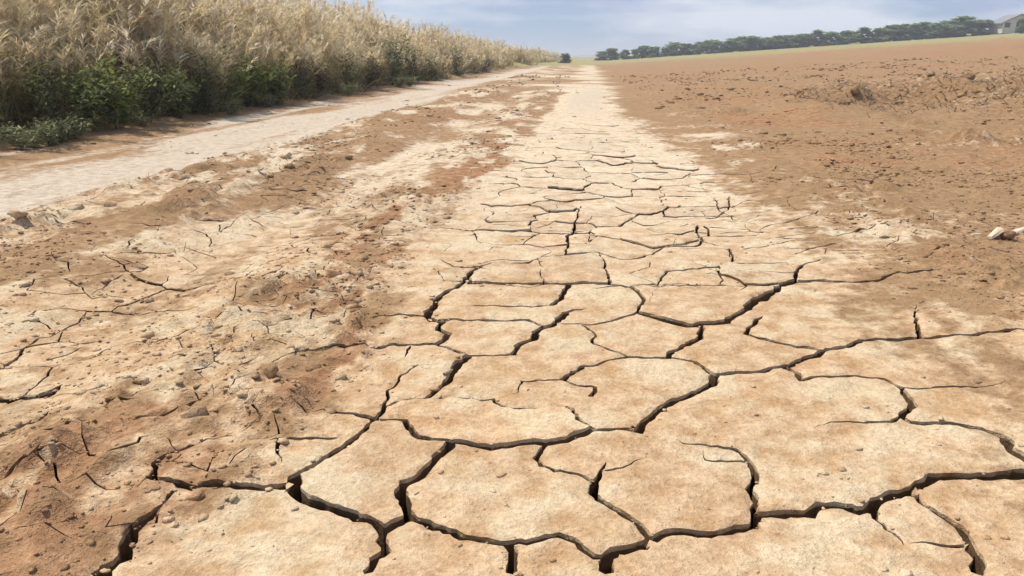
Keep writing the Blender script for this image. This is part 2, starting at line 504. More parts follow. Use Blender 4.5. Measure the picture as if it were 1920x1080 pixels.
# ------------------------------------------------------------------ the crack network, surveyed on the ground
# (opening at the start in mm, opening at the end in mm, points as seen in the photograph and laid on the ground plane)
SURVEY = [
    (16, 16, [(684, 1090), (702, 1056), (725, 1041), (714, 1019), (717, 1005)]),
    (18, 20, [(717, 1005), (740, 992), (770, 977)]),
    (14, 24, [(717, 1005), (710, 996), (669, 979), (631, 962), (582, 944), (552, 925)]),
    (24, 22, [(552, 925), (552, 899), (582, 884), (620, 861), (657, 835), (684, 812), (704, 790)]),
    (16, 16, [(704, 790), (721, 771), (744, 762), (800, 756)]),
    (18, 24, [(800, 756), (822, 734), (845, 711), (852, 700), (878, 674)]),
    (5, 5, [(878, 674), (915, 674), (963, 672)]),
    (24, 24, [(963, 672), (970, 656), (1000, 644), (1004, 630), (1018, 622), (1044, 611), (1059, 593)]),
    (14, 3, [(1059, 593), (1075, 588), (1100, 586)]),
    (12, 3, [(1037, 581), (1000, 582), (940, 580), (880, 580)]),
    (16, 20, [(1031, 581), (1052, 567), (1058, 552), (1065, 538)]),
    (20, 14, [(874, 527), (881, 537), (933, 538), (978, 538)]),
    (12, 14, [(978, 538), (1065, 538), (1141, 537), (1185, 543)]),
    (12, 12, [(1185, 543), (1196, 556), (1207, 568), (1198, 581), (1193, 594)]),
    (9, 3, [(1193, 594), (1155, 607), (1100, 615), (1044, 613)]),
    (10, 16, [(1193, 594), (1230, 605), (1267, 615), (1300, 621), (1314, 614), (1363, 612), (1384, 598), (1402, 588)]),
    (28, 26, [(1402, 588), (1413, 573), (1437, 563)]),
    (26, 14, [(1437, 563), (1469, 544), (1490, 537), (1546, 535), (1588, 540)]),
    (12, 0, [(1588, 540), (1638, 542), (1669, 531), (1715, 528), (1793, 528), (1828, 522)]),
    (7, 3, [(1185, 543), (1237, 543), (1320, 543), (1400, 545), (1469, 544)]),
    (30, 24, [(874, 527), (882, 515), (900, 507)]),
    (14, 14, [(900, 507), (922, 499), (989, 499), (1011, 491), (1059, 485), (1122, 478)]),
    (13, 4, [(1122, 478), (1137, 483), (1163, 491), (1207, 485), (1230, 476), (1248, 467)]),
    (8, 16, [(1122, 478), (1135, 500), (1132, 508), (1144, 530), (1141, 537)]),
    (16, 0, [(900, 507), (859, 505), (837, 496), (822, 489)]),
    (18, 30, [(874, 527), (859, 543), (830, 557), (818, 567), (813, 581), (800, 598)]),
    (10, 0, [(800, 598), (748, 593), (700, 597), (663, 600)]),
    (13, 9, [(800, 598), (807, 606), (896, 607), (989, 607), (1018, 620)]),
    (18, 20, [(800, 598), (830, 611), (822, 624), (841, 633), (818, 652)]),
    (12, 8, [(818, 652), (770, 652), (741, 652), (700, 657), (674, 652), (600, 656)]),
    (8, 0, [(600, 656), (578, 658), (526, 676), (500, 690)]),
    (9, 14, [(818, 652), (841, 659), (874, 672)]),
    (7, 0, [(770, 654), (763, 667), (752, 680)]),
    (3, 6, [(780, 690), (770, 696), (748, 719), (726, 741), (721, 771)]),
    (13, 13, [(800, 756), (875, 756), (924, 756), (942, 769), (965, 773), (1062, 773), (1070, 779)]),
    (22, 16, [(1062, 768), (1070, 779), (1085, 797), (1115, 812)]),
    (14, 16, [(1115, 812), (1175, 812), (1197, 818)]),
    (20, 22, [(1197, 818), (1220, 790), (1253, 764), (1298, 744), (1330, 728), (1341, 709)]),
    (14, 0, [(704, 790), (672, 781), (616, 775), (575, 777), (540, 768)]),
    (8, 18, [(704, 790), (710, 794), (759, 794), (766, 805)]),
    (20, 14, [(766, 805), (781, 824), (807, 831), (845, 838)]),
    (14, 14, [(845, 838), (894, 841), (920, 846), (980, 839), (1025, 839), (1062, 835), (1100, 820), (1115, 812)]),
    (20, 22, [(845, 838), (830, 857), (800, 887), (789, 899), (759, 910), (751, 925), (759, 947), (770, 977)]),
    (20, 16, [(770, 977), (800, 987), (837, 1004), (867, 1017), (912, 1022), (950, 1028)]),
    (15, 13, [(950, 1028), (987, 1028), (1025, 1015), (1047, 1011), (1074, 1022), (1089, 1037), (1115, 1054), (1137, 1056)]),
    (16, 16, [(950, 1028), (963, 1045), (966, 1092)]),
    (24, 20, [(1137, 1056), (1134, 1092)]),
    (22, 18, [(1137, 1056), (1152, 1043), (1194, 1037), (1212, 1030), (1224, 1025)]),
    (20, 18, [(1224, 1025), (1253, 1011), (1294, 1009), (1330, 1011), (1375, 1001), (1416, 992)]),
    (14, 12, [(1217, 1028), (1216, 1019), (1197, 994), (1160, 966), (1122, 944), (1111, 932)]),
    (20, 0, [(1111, 932), (1115, 910), (1130, 886), (1136, 874)]),
    (6, 8, [(1114, 912), (1096, 902), (1070, 895), (1040, 891), (1014, 878), (1004, 865)]),
    (12, 8, [(1004, 865), (1014, 850), (1025, 839)]),
    (4, 0, [(1128, 892), (1156, 887), (1194, 872), (1215, 862)]),
    (18, 16, [(1416, 992), (1416, 978)]),
    (14, 12, [(1416, 978), (1414, 941), (1404, 921), (1416, 901), (1412, 884), (1400, 864)]),
    (10, 0, [(1400, 864), (1379, 848), (1322, 840), (1281, 840), (1262, 830)]),
    (7, 0, [(1404, 872), (1363, 870), (1322, 868), (1318, 850)]),
    (22, 26, [(1416, 978), (1428, 970), (1477, 966), (1518, 968), (1538, 950), (1567, 950), (1608, 962), (1632, 962)]),
    (28, 26, [(1632, 962), (1644, 942), (1669, 933), (1709, 925), (1726, 913), (1750, 901)]),
    (24, 30, [(1750, 901), (1811, 901), (1872, 903), (1920, 899), (1990, 905)]),
    (11, 0, [(1632, 962), (1640, 978), (1660, 999), (1685, 1015), (1693, 1031)]),
    (8, 16, [(1715, 922), (1722, 942), (1746, 962), (1783, 986), (1803, 1003)]),
    (17, 18, [(1803, 1003), (1815, 1023), (1819, 1039), (1836, 1060), (1840, 1092)]),
    (7, 0, [(1815, 1031), (1779, 1031), (1730, 1023), (1700, 1028)]),
    (16, 10, [(1341, 709), (1322, 697), (1302, 683), (1253, 675)]),
    (12, 8, [(1253, 675), (1207, 676), (1178, 676), (1155, 681), (1118, 691), (1092, 693)]),
    (12, 18, [(1092, 693), (1074, 704), (1055, 718)]),
    (6, 0, [(1055, 718), (1020, 720), (978, 722), (972, 744), (950, 752)]),
    (5, 10, [(1055, 718), (1081, 728), (1115, 731), (1104, 752)]),
    (18, 14, [(1253, 675), (1259, 663), (1289, 652), (1314, 640)]),
    (16, 12, [(1314, 640), (1316, 626), (1314, 614)]),
    (6, 8, [(1178, 676), (1159, 667), (1111, 648), (1113, 630), (1089, 615)]),
    (16, 18, [(1341, 709), (1379, 703), (1420, 701), (1465, 693)]),
    (18, 15, [(1465, 693), (1506, 679), (1546, 666)]),
    (15, 14, [(1546, 666), (1587, 660), (1612, 650), (1660, 651), (1722, 648)]),
    (12, 8, [(1722, 648), (1803, 650), (1893, 644), (1990, 652)]),
    (14, 14, [(1465, 693), (1485, 701), (1502, 721)]),
    (7, 9, [(1502, 721), (1534, 715), (1607, 715), (1652, 721), (1685, 738)]),
    (14, 22, [(1685, 738), (1697, 754), (1709, 774)]),
    (16, 12, [(1709, 774), (1690, 790), (1705, 799)]),
    (12, 18, [(1705, 799), (1783, 805), (1836, 817), (1872, 831)]),
    (20, 24, [(1872, 831), (1893, 856), (1920, 876), (1960, 903)]),
    (10, 0, [(1690, 790), (1656, 801), (1620, 801), (1567, 799), (1520, 808)]),
    (7, 0, [(1685, 738), (1718, 742), (1832, 742), (1893, 736)]),
    (12, 10, [(1546, 666), (1497, 658), (1455, 649), (1398, 635)]),
    (16, 6, [(1398, 635), (1402, 623), (1430, 602)]),
    (16, 0, [(1722, 648), (1719, 640), (1713, 623), (1713, 588)]),
    # farther up the track
    (6, 22, [(1090, 388), (1084, 402), (1077, 425), (1077, 436)]),
    (22, 14, [(1077, 436), (1063, 448), (1067, 462), (1059, 485)]),
    (22, 10, [(1307, 425), (1305, 440), (1318, 455), (1310, 464), (1248, 467)]),
    (14, 8, [(1367, 473), (1373, 497), (1346, 508), (1250, 513), (1230, 543)]),
    (8, 3, [(1373, 503), (1440, 503), (1494, 503)]),
    (13, 5, [(1490, 537), (1494, 515), (1511, 503), (1539, 496)]),
    (14, 6, [(1367, 372), (1366, 395), (1340, 410), (1318, 408)]),
    (6, 6, [(1346, 508), (1352, 530), (1350, 544)]),
    # the left-hand ridge and rut
    (24, 14, [(552, 915), (540, 915), (485, 920), (448, 928), (365, 920), (321, 913), (292, 908)]),
    (16, 0, [(292, 908), (292, 875), (317, 857), (357, 842), (412, 828), (437, 813)]),
    (10, 26, [(330, 930), (306, 959), (270, 984), (248, 1006), (237, 1028)]),
    (26, 30, [(237, 1028), (233, 1050), (204, 1068), (182, 1092)]),
    (14, 0, [(-60, 920), (0, 910), (36, 899), (84, 886), (120, 875), (165, 868)]),
    (9, 0, [(128, 839), (153, 820), (182, 806), (215, 796)]),
    (26, 0, [(-40, 823), (0, 815), (22, 806), (47, 795), (80, 786), (95, 773)]),
    (10, 60, [(-60, 744), (0, 741), (45, 742), (70, 740), (85, 735)]),
    (60, 0, [(85, 735), (100, 726), (118, 714)]),
    (12, 0, [(-40, 690), (0, 678), (30, 661), (56, 639), (104, 617), (148, 589), (159, 573)]),
    (9, 0, [(74, 669), (122, 656), (178, 632)]),
    (8, 20, [(455, 548), (474, 539), (500, 527)]),
    (20, 0, [(500, 527), (515, 521), (534, 509)]),
    (8, 0, [(222, 582), (290, 580), (333, 580), (400, 576)]),
    (10, 5, [(505, 838), (525, 831), (583, 829), (640, 828)]),
    (8, 0, [(525, 831), (521, 850), (526, 880)]),
    (10, 0, [(250, 802), (290, 797), (330, 790), (352, 778)]),
    (12, 0, [(190, 775), (230, 768), (262, 765)]),
    (11, 0, [(345, 770), (362, 762), (385, 752)]),
]

CR_P, CR_W, CR_E = [], [], []          # points, openings (m), edges


def add_polyline(pts, ws, jitter=0.004, step=0.014):
    """a crack as short ragged segments"""
    pts = [Vector(p) for p in pts]
    out, wo = [pts[0]], [ws[0]]
    for i in range(len(pts) - 1):
        a, b = pts[i], pts[i + 1]
        L = (b - a).length
        n = max(1, int(round(L / step)))
        if L < 1e-5:
            continue
        nrm = Vector((-(b - a).y, (b - a).x)) / L
        for k in range(1, n + 1):
            t = k / n
            p = a.lerp(b, t)
            w = (ws[i] * (1 - t) + ws[i + 1] * t) * (1 + 1.1 * ((b - a).x / L) ** 2 * min(1.0, max(0.0, (p.y - 1.7) / 1.6)))
            if k < n:
                e = math.sin(math.pi * t) ** 0.5
                q = float(vnoise(p.x * 23.0, p.y * 23.0, 3)) * 1.1 + float(vnoise(p.x * 70.0, p.y * 70.0, 8)) * 0.5
                p = p + nrm * (q * jitter * e * min(1.5, 0.4 + L / 0.1))
                w = w * (1 + 0.35 * float(vnoise(p.x * 45, p.y * 45, 15)))
            out.append(p); wo.append(w)
    i0 = len(CR_P)
    CR_P.extend(out); CR_W.extend(wo)
    CR_E.extend((i0 + k, i0 + k + 1) for k in range(len(out) - 1))


NODES = {}
for w0, w1, pts in SURVEY:
    g = [on_ground(*p) for p in pts]
    cum = [0.0]
    for a, b in zip(g, g[1:]):
        cum.append(cum[-1] + math.dist(a, b))
    far = 0.8 if pts[0][1] < 520 else 1.0
    wm = [w0 + (w1 - w0) * c / cum[-1] for c in cum]
    ws = [0.001 * far * (0.84 * w + 4.2 * min(1.0, w / 3.0)) for w in wm]
    add_polyline(g, ws, 0.0055, 0.012 if pts[0][1] > 640 else 0.022)


def voronoi_cracks(x0, x1, y0, y1, s, keep, wlo, whi, seed, want, step=0.03):
    """shrinkage cracks where the photograph only hints at them: edges of an irregular cell pattern"""
    r = random.Random(seed)
    pts = []
    y = y0 - 2 * s
    while y < y1 + 2 * s:
        x = x0 - 2 * s
        while x < x1 + 2 * s:
            pts.append(Vector((x + r.uniform(-.42, .42) * s, y + r.uniform(-.42, .42) * s)))
            x += s
        y += s
    co, _, fc, *_ = geometry.delaunay_2d_cdt(pts, [], [], 0, 1e-6)
    cen, em = [], {}
    for fi, f in enumerate(fc):
        a, b, c = (co[i] for i in f)
        d = 2 * (a.x * (b.y - c.y) + b.x * (c.y - a.y) + c.x * (a.y - b.y))
        if abs(d) < 1e-9:
            cen.append(None); continue
        a2, b2, c2 = a.length_squared, b.length_squared, c.length_squared
        cen.append(Vector(((a2 * (b.y - c.y) + b2 * (c.y - a.y) + c2 * (a.y - b.y)) / d,
                           (a2 * (c.x - b.x) + b2 * (a.x - c.x) + c2 * (b.x - a.x)) / d)))
        for k in range(3):
            em.setdefault(tuple(sorted((f[k], f[(k + 1) % 3]))), []).append(fi)
    for e, fs in em.items():
        if len(fs) != 2 or r.random() > keep:
            continue
        p, q = cen[fs[0]], cen[fs[1]]
        if p is None or q is None or (p - q).length < 0.02 or (p - q).length > 3 * s:
            continue
        m = (p + q) / 2
        if not (x0 < m.x < x1 and y0 < m.y < y1) or not want(m.x, m.y) or not want(p.x, p.y) or not want(q.x, q.y):
            continue
        wa, wb = r.uniform(wlo, whi), r.uniform(wlo, whi)
        # a wander of its own at mid-length so that cells are not straight-sided
        mm = m + Vector((r.uniform(-1, 1), r.uniform(-1, 1))) * (p - q).length * 0.09
        add_polyline([tuple(p), tuple(mm), tuple(q)], [wa, (wa + wb) / 2, wb], 0.005, step)


def px_row(x, y):
    return to_px(x, y)


def outside_frame(x, y):
    u, v = to_px(x, y)
    return v > 1100 or u > 2000 or u < -70


voronoi_cracks(-0.60, 0.85, 3.05, 6.2, 0.25, 0.95, 0.003, 0.014, 1, lambda x, y: to_px(x, y)[1] < 474)
voronoi_cracks(-0.50, 0.66, 6.1, 9.6, 0.33, 0.85, 0.002, 0.010, 2, lambda x, y: True, 0.07)
voronoi_cracks(0.70, 2.1, 2.2, 5.5, 0.27, 0.52, 0.0015, 0.008, 3, lambda x, y: to_px(x, y)[1] < 500)
voronoi_cracks(-1.9, -1.1, 1.25, 4.6, 0.22, 0.66, 0.001, 0.008, 4, lambda x, y: True)
voronoi_cracks(-1.12, -0.5, 0.95, 3.6, 0.085, 0.60, 0.0006, 0.006, 6, lambda x, y: to_px(x, y)[0] < 560 + 0.9 * max(0, 700 - to_px(x, y)[1]) and to_px(x, y)[1] < 1080 and to_px(x, y)[0] + 0.9 * to_px(x, y)[1] < 1290)
voronoi_cracks(-1.3, 1.5, 0.25, 1.6, 0.28, 0.85, 0.008, 0.02, 5, outside_frame)
voronoi_cracks(0.8, 2.3, 1.0, 3.0, 0.36, 0.7, 0.006, 0.016, 8, outside_frame)
voronoi_cracks(-0.62, 1.15, 2.5, 4.4, 0.19, 0.42, 0.0012, 0.0065, 10, lambda x, y: True, 0.03)
voronoi_cracks(-2.9, -1.6, 2.2, 5.5, 0.21, 0.45, 0.001, 0.007, 12, lambda x, y: True, 0.04)
print('cracks', len(CR_P), round(time.time() - T0, 1))

# ------------------------------------------------------------------ one triangulation of the whole ground
def jgrid(x0, x1, y0, y1, s, hole=None):
    nx, ny = max(2, int((x1 - x0) / s)), max(2, int((y1 - y0) / s))
    gx, gy = np.meshgrid(np.linspace(x0, x1, nx), np.linspace(y0, y1, ny))
    gx = gx.ravel() + RNG.uniform(-.38, .38, gx.size) * s
    gy = gy.ravel() + RNG.uniform(-.38, .38, gy.size) * s
    if hole:
        k = ~((gx > hole[0]) & (gx < hole[1]) & (gy > hole[2]) & (gy < hole[3]))
        gx, gy = gx[k], gy[k]
    return np.stack([gx, gy], 1)


ZONES = [((-1.55, 1.65, 0.75, 3.05), 0.0155), ((-3.3, 4.2, 0.1, 7.0), 0.042), ((-8.0, 11.0, -2.0, 18.0), 0.11),
         ((-20.0, 60.0, -10.0, 80.0), 0.95), ((-150.0, 260.0, -100.0, 320.0), 8.0), ((-3000.0, 3000.0, -3000.0, 3000.0), 160.0)]
P = []
for i, (b, s) in enumerate(ZONES):
    P.append(jgrid(*b, s, hole=ZONES[i - 1][0] if i else None))
P = np.concatenate(P)

kd = kdtree.KDTree(len(CR_P))
for i, p in enumerate(CR_P):
    kd.insert((p.x, p.y, 0), i)
kd.balance()
keepm = np.ones(len(P), bool)
near = np.where((P[:, 0] > -3.2) & (P[:, 0] < 3.2) & (P[:, 1] > 0) & (P[:, 1] < 13.8))[0]
for i in near:
    _, j, d = kd.find((P[i, 0], P[i, 1], 0))
    if d < 0.5 * CR_W[j] + 0.0065:
        keepm[i] = False
P = P[keepm]
verts_in = [Vector((p.x, p.y)) for p in CR_P] + [Vector((float(a), float(b))) for a, b in P]
co, edges_o, faces_o, ov, oe, of = geometry.delaunay_2d_cdt(verts_in, CR_E, [], 0, 1e-6)
print('cdt', len(co), len(faces_o), round(time.time() - T0, 1))

XY = np.array([(v.x, v.y) for v in co])
TRI = np.array(faces_o, np.int64)
# make all triangles counter-clockwise
ar = (XY[TRI[:, 1], 0] - XY[TRI[:, 0], 0]) * (XY[TRI[:, 2], 1] - XY[TRI[:, 0], 1]) - \
     (XY[TRI[:, 1], 1] - XY[TRI[:, 0], 1]) * (XY[TRI[:, 2], 0] - XY[TRI[:, 0], 0])
TRI[ar < 0] = TRI[ar < 0][:, ::-1]
AREA = np.abs(ar) / 2

crack_edge = {}                        # (a,b) sorted -> (opening at a, opening at b)
for (a, b), src in zip(edges_o, oe):
    if not src:
        continue
    wa = wb = 0.0
    for k in src:
        if k >= len(CR_E):
            continue
        i, j = CR_E[k]
        p, q = CR_P[i], CR_P[j]
        d = q - p
        L2 = max(d.length_squared, 1e-12)
        ta = max(0, min(1, (co[a] - p).dot(d) / L2)); tb = max(0, min(1, (co[b] - p).dot(d) / L2))
        wa = max(wa, CR_W[i] * (1 - ta) + CR_W[j] * ta)
        wb = max(wb, CR_W[i] * (1 - tb) + CR_W[j] * tb)
    crack_edge[(a, b) if a < b else (b, a)] = (wa, wb) if a < b else (wb, wa)

# pieces: triangles joined across every edge that is not a crack
edge_tris = {}
tl = TRI.tolist()
tl0 = TRI.tolist()
for ti, (a, b, c) in enumerate(tl):
    for u, v in ((a, b), (b, c), (c, a)):
        k = (u, v) if u < v else (v, u)
        edge_tris.setdefault(k, []).append(ti)
comp = [-1] * len(tl)
nc = 0
for s0 in range(len(tl)):
    if comp[s0] >= 0:
        continue
    stack = [s0]
    comp[s0] = nc
    while stack:
        t = stack.pop()
        a, b, c = tl[t]
        for u, v in ((a, b), (b, c), (c, a)):
            k = (u, v) if u < v else (v, u)
            if k in crack_edge:
                continue
            for t2 in edge_tris[k]:
                if comp[t2] < 0:
                    comp[t2] = nc
                    stack.append(t2)
    nc += 1
comp = np.array(comp)
carea = np.bincount(comp, weights=AREA)
print('pieces', nc, round(time.time() - T0, 1))

# open the cracks: every crack vertex is split into one vertex per side and moved back by half the opening
crack_v = {}
for (a, b) in crack_edge:
    crack_v.setdefault(a, set()).add(b)
    crack_v.setdefault(b, set()).add(a)
v_tris = {v: [] for v in crack_v}
for ti, t in enumerate(tl):
    for v in t:
        if v in v_tris:
            v_tris[v].append(ti)
newXY = [tuple(p) for p in XY]
GAP = [0.0] * len(newXY)
TOW = [(0.0, 0.0)] * len(newXY)        # direction from the rim to the middle of the crack


def opening(v, o):
    wa, wb = crack_edge[(v, o) if v < o else (o, v)]
    return wa if v < o else wb


for v, tris in v_tris.items():
    nxt = {}
    for ti in tris:
        t = tl0[ti]
        i = t.index(v)
        nxt[t[(i + 1) % 3]] = (t[(i + 2) % 3], ti)
    nb = crack_v[v]
    starts = [o for o in nb if o in nxt]
    first = True
    pv = Vector(co[v])
    for s0 in starts:
        o, sector, end = s0, [], None
        while o in nxt:
            o2, ti = nxt[o]
            sector.append(ti)
            o = o2
            if o in nb:
                end = o
                break
        if end is None:
            continue
        if end == s0:                         # the tip of a crack that dies out
            continue
        d0 = (Vector(co[s0]) - pv).normalized()
        d1 = (Vector(co[end]) - pv).normalized()
        n0 = Vector((-d0.y, d0.x)); n1 = Vector((d1.y, -d1.x))
        h0, h1 = opening(v, s0) / 2, opening(v, end) / 2
        det = n0.x * n1.y - n0.y * n1.x
        hm = max(h0, h1)
        if abs(det) < 0.25:
            off = (n0 * h0 + n1 * h1)
            off = off / 2 if off.length > 1e-9 else off
        else:
            off = Vector(((h0 * n1.y - h1 * n0.y) / det, (n0.x * h1 - n1.x * h0) / det))
        if off.length > 1.7 * hm:
            off = off.normalized() * 1.7 * hm if off.length > 0 else off
        idx = len(newXY)
        newXY.append((pv.x + off.x, pv.y + off.y))
        GAP.append(2 * hm)
        dn = -off.normalized() if off.length > 1e-7 else Vector((0, 0))
        TOW.append((dn.x, dn.y))
        for ti in sector:
            tl[ti][tl0[ti].index(v)] = idx
TRI2 = np.array(tl, np.int64)
XY2 = np.array(newXY)
GAP = np.array(GAP)
TOW = np.array(TOW)
print('split', round(time.time() - T0, 1))

# rims: for each crack edge, the triangle on each side
rims = {}
for k, w in crack_edge.items():
    for ti in edge_tris[k]:
        t0_ = TRI[ti].tolist()
        for i in range(3):
            u, v = t0_[i], t0_[(i + 1) % 3]
            if (u, v) == k or (v, u) == k:
                rims.setdefault(int(comp[ti]), []).append((tl[ti][i], tl[ti][(i + 1) % 3]))

Z2 = H(XY2[:, 0], XY2[:, 1])
SOIL = np.stack(soil(XY2[:, 0], XY2[:, 1]), 1)
ground_comp = int(np.argmax(carea))


def build_piece(name, cids, parent=None, plate=False):
    tsel = np.where(np.isin(comp, cids))[0]
    tri = TRI2[tsel]
    used, inv = np.unique(tri, return_inverse=True)
    tri = inv.reshape(-1, 3)
    xy = XY2[used]
    gap = GAP[used]
    z = Z2[used] - np.minimum(0.0035, 0.22 * gap)
    r = random.Random(int(cids[0]) * 13 + 5)
    c = xy.mean(0) if plate else np.zeros(2)
    tint = np.ones(len(used))
    if plate:
        g = np.clip(gap.max() / 0.02, 0, 1)
        rg = float(np.clip(rough_field(c[:1], c[1:])[0] - 0.16, 0, 0.8))
        q = 0.016 + 0.10 * rg
        tx, ty, tz = r.uniform(-q, q), r.uniform(-q, q), r.uniform(-.006 - .012 * rg, .005 + 0.012 * rg)
        rad = np.hypot(*(xy - c).T)
        z = z + g * ((xy[:, 0] - c[0]) * tx + (xy[:, 1] - c[1]) * ty + tz)
        z = z + g * 0.005 * (rad / max(rad.max(), 1e-3)) ** 2          # dried plates curl up a little at the rim
        tint *= r.uniform(0.89, 1.07)
    vco = np.column_stack([xy, z])
    sl = SOIL[used]
    loc = {int(u): i for i, u in enumerate(used)}
    low, mids, bots, quads = {}, [], [], []
    n = len(used)
    extra = []
    esrc = []

    def ring(i):
        if i not in low:
            gi = used[i]
            wgap = GAP[gi]
            depth = min(0.11, 0.012 + 4.5 * wgap)
            tx, ty = TOW[gi]
            s = wgap * 0.5
            low[i] = n + len(extra)
            q1, q2 = r.uniform(-.15, .25), r.uniform(-.1, .3)
            extra.append((xy[i, 0], xy[i, 1], z[i]))
            extra.append((xy[i, 0] + tx * s * q1, xy[i, 1] + ty * s * q1, z[i] - min(0.009, 0.5 * wgap)))
            extra.append((xy[i, 0] + tx * s * q2, xy[i, 1] + ty * s * q2, z[i] - depth))
            esrc.extend((i, i, i))
        return low[i]
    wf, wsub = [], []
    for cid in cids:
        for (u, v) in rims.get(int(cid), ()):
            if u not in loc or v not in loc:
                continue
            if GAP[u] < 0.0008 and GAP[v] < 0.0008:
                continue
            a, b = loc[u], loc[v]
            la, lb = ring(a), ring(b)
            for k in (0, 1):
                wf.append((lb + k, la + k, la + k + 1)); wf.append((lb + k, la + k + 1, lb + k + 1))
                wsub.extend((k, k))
    if extra:
        vco = np.concatenate([vco, np.array(extra)])
        sl = np.concatenate([sl, sl[esrc]])
        tint = np.concatenate([tint, tint[esrc] * 0 + tint[0]])
        nt_ = len(tri)
        tri = np.concatenate([tri, np.array(wf)])
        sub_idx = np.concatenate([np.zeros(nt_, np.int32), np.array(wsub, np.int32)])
    else:
        sub_idx = np.zeros(len(tri), np.int32)
    if plate:
        base = np.array([c[0], c[1], vco[:n, 2].mean()])
    else:
        base = np.zeros(3)
    me = np_mesh(name, vco - base, tri)
    set_col(me, 'soil', sl)
    set_float(me, 'tint', tint)
    set_float(me, 'rough', rough_field(vco[:, 0], vco[:, 1]))
    me.materials.append(M_SOIL)
    me.materials.append(M_SUB)  # lower crack walls: shade put into the colour as a darker brown
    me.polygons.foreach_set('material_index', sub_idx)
    o = bpy.data.objects.new(name, me)
    o.location = base
    return link(o, parent)


plates = [i for i in range(nc) if i != ground_comp and carea[i] > 0.0012]
rest = [i for i in range(nc) if i not in set(plates)]
ground = tag(build_piece('ground', rest), 'dry rutted clay ground with a cracked track running to the horizon', kind='structure')
for cid in plates:
    build_piece('mud_plate', [cid], ground, True)
print('plates', len(plates), round(time.time() - T0, 1))

# the subsoil at the bottom of the cracks, its brown darkened as painted shade
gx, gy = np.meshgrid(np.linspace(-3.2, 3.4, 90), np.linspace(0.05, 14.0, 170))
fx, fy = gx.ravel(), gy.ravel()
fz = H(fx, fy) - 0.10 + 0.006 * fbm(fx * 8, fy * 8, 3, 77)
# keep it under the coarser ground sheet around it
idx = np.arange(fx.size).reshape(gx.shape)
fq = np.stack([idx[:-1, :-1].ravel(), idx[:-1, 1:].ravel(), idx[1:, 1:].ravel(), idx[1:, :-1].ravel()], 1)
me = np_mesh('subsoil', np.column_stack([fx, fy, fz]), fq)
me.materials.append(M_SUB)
link(tag(bpy.data.objects.new('subsoil', me), 'brown subsoil at the bottom of the cracks, darkened as painted shade', kind='structure'), ground)

# ------------------------------------------------------------------ crumbled soil lying on the ground
def ico(sub):
    bm = bmesh.new()
    bmesh.ops.create_icosphere(bm, subdivisions=sub, radius=1.0)
    v = np.array([x.co[:] for x in bm.verts]); f = np.array([[q.index for q in p.verts] for p in bm.faces])
    bm.free()
    return v, f


ICO1, ICO2 = ico(1), ico(2)


def clod_shape(sub, seed, flat=0.6):
    """an angular lump of dry clay: a ball cut by random planes, then roughened"""
    r = np.random.default_rng(seed)
    v, f = (ICO1, ICO2, ico(3))[sub - 1]
    v = v.copy()
    for _ in range(9):
        nrm = r.normal(size=3); nrm /= np.linalg.norm(nrm)
        d = r.uniform(0.45, 0.85)
        e = v @ nrm - d
        v = v - np.outer(np.maximum(e, 0), nrm) * 0.92
    v = v * (1 + 0.10 * r.normal(size=(len(v), 1)))
    v = v * np.array([r.uniform(.8, 1.25), r.uniform(.8, 1.25), flat * r.uniform(.8, 1.2)])
    return v, f


def zone_pick(n, x0, x1, y0, y1, dens, seed):
    """n candidate spots thinned by a density field and by distance (even spread in the picture)"""
    r = np.random.default_rng(seed)
    x = r.uniform(x0, x1, n)
    y = np.exp(r.uniform(math.log(y0), math.log(y1), n)) if y0 > 0 else r.uniform(y0, y1, n)
    k = r.uniform(0, 1, n) < dens(x, y)
    return x[k], y[k]


def crumb_density(x, y):
    w = wander(x, y)
    patch = np.clip(0.45 + 0.9 * fbm(x * 2.1, y * 1.4, 3, 201), 0.03, 1)
    d = 0.70 * band(w, -1.28, -0.66, 0.1) + 0.25 * band(w, -1.8, -1.25, 0.1) + 0.75 * band(w, -2.95, -1.8, 0.15)
    d = d + 0.85 * ss(0.95, 1.6, w) + 0.04 * band(w, -0.7, 0.9, 0.1) + 0.10 * band(w, -5.2, -3.0, 0.1)
    return np.clip(d * patch, 0, 1)


SHAPES = [clod_shape(1, 300 + i, 0.45) for i in range(14)]


def crumbs(name, x, y, size, seed, label):
    r = np.random.default_rng(seed)
    V, F, base = [], [], 0
    z = H(x, y)
    pick = r.integers(0, len(SHAPES), len(x))
    for k, (v, f) in enumerate(SHAPES):
        s = np.where(pick == k)[0]
        if not len(s):
            continue
        a = r.uniform(0, 2 * math.pi, len(s))
        ca, sa = np.cos(a), np.sin(a)
        q = size[s]
        vx = (v[None, :, 0] * ca[:, None] - v[None, :, 1] * sa[:, None]) * q[:, None] + x[s][:, None]
        vy = (v[None, :, 0] * sa[:, None] + v[None, :, 1] * ca[:, None]) * q[:, None] + y[s][:, None]
        vz = v[None, :, 2] * q[:, None] + (z[s] + 0.05 * q)[:, None]
        V.append(np.stack([vx, vy, vz], 2).reshape(-1, 3))
        F.append((f[None] + (np.arange(len(s)) * len(v))[:, None, None]).reshape(-1, 3) + base)
        base += len(s) * len(v)
    V = np.concatenate(V); F = np.concatenate(F)
    me = np_mesh(name, V, F, smooth=False)
    set_col(me, 'soil', np.stack(soil(V[:, 0], V[:, 1]), 1))
    t = np.repeat(r.uniform(0.85, 1.12, len(V) // len(SHAPES[0][0]) + 1), len(SHAPES[0][0]))[:len(V)]
    set_float(me, 'tint', t)
    me.materials.append(M_SOIL)
    return link(tag(bpy.data.objects.new(name, me), label, None, None, 'stuff'))


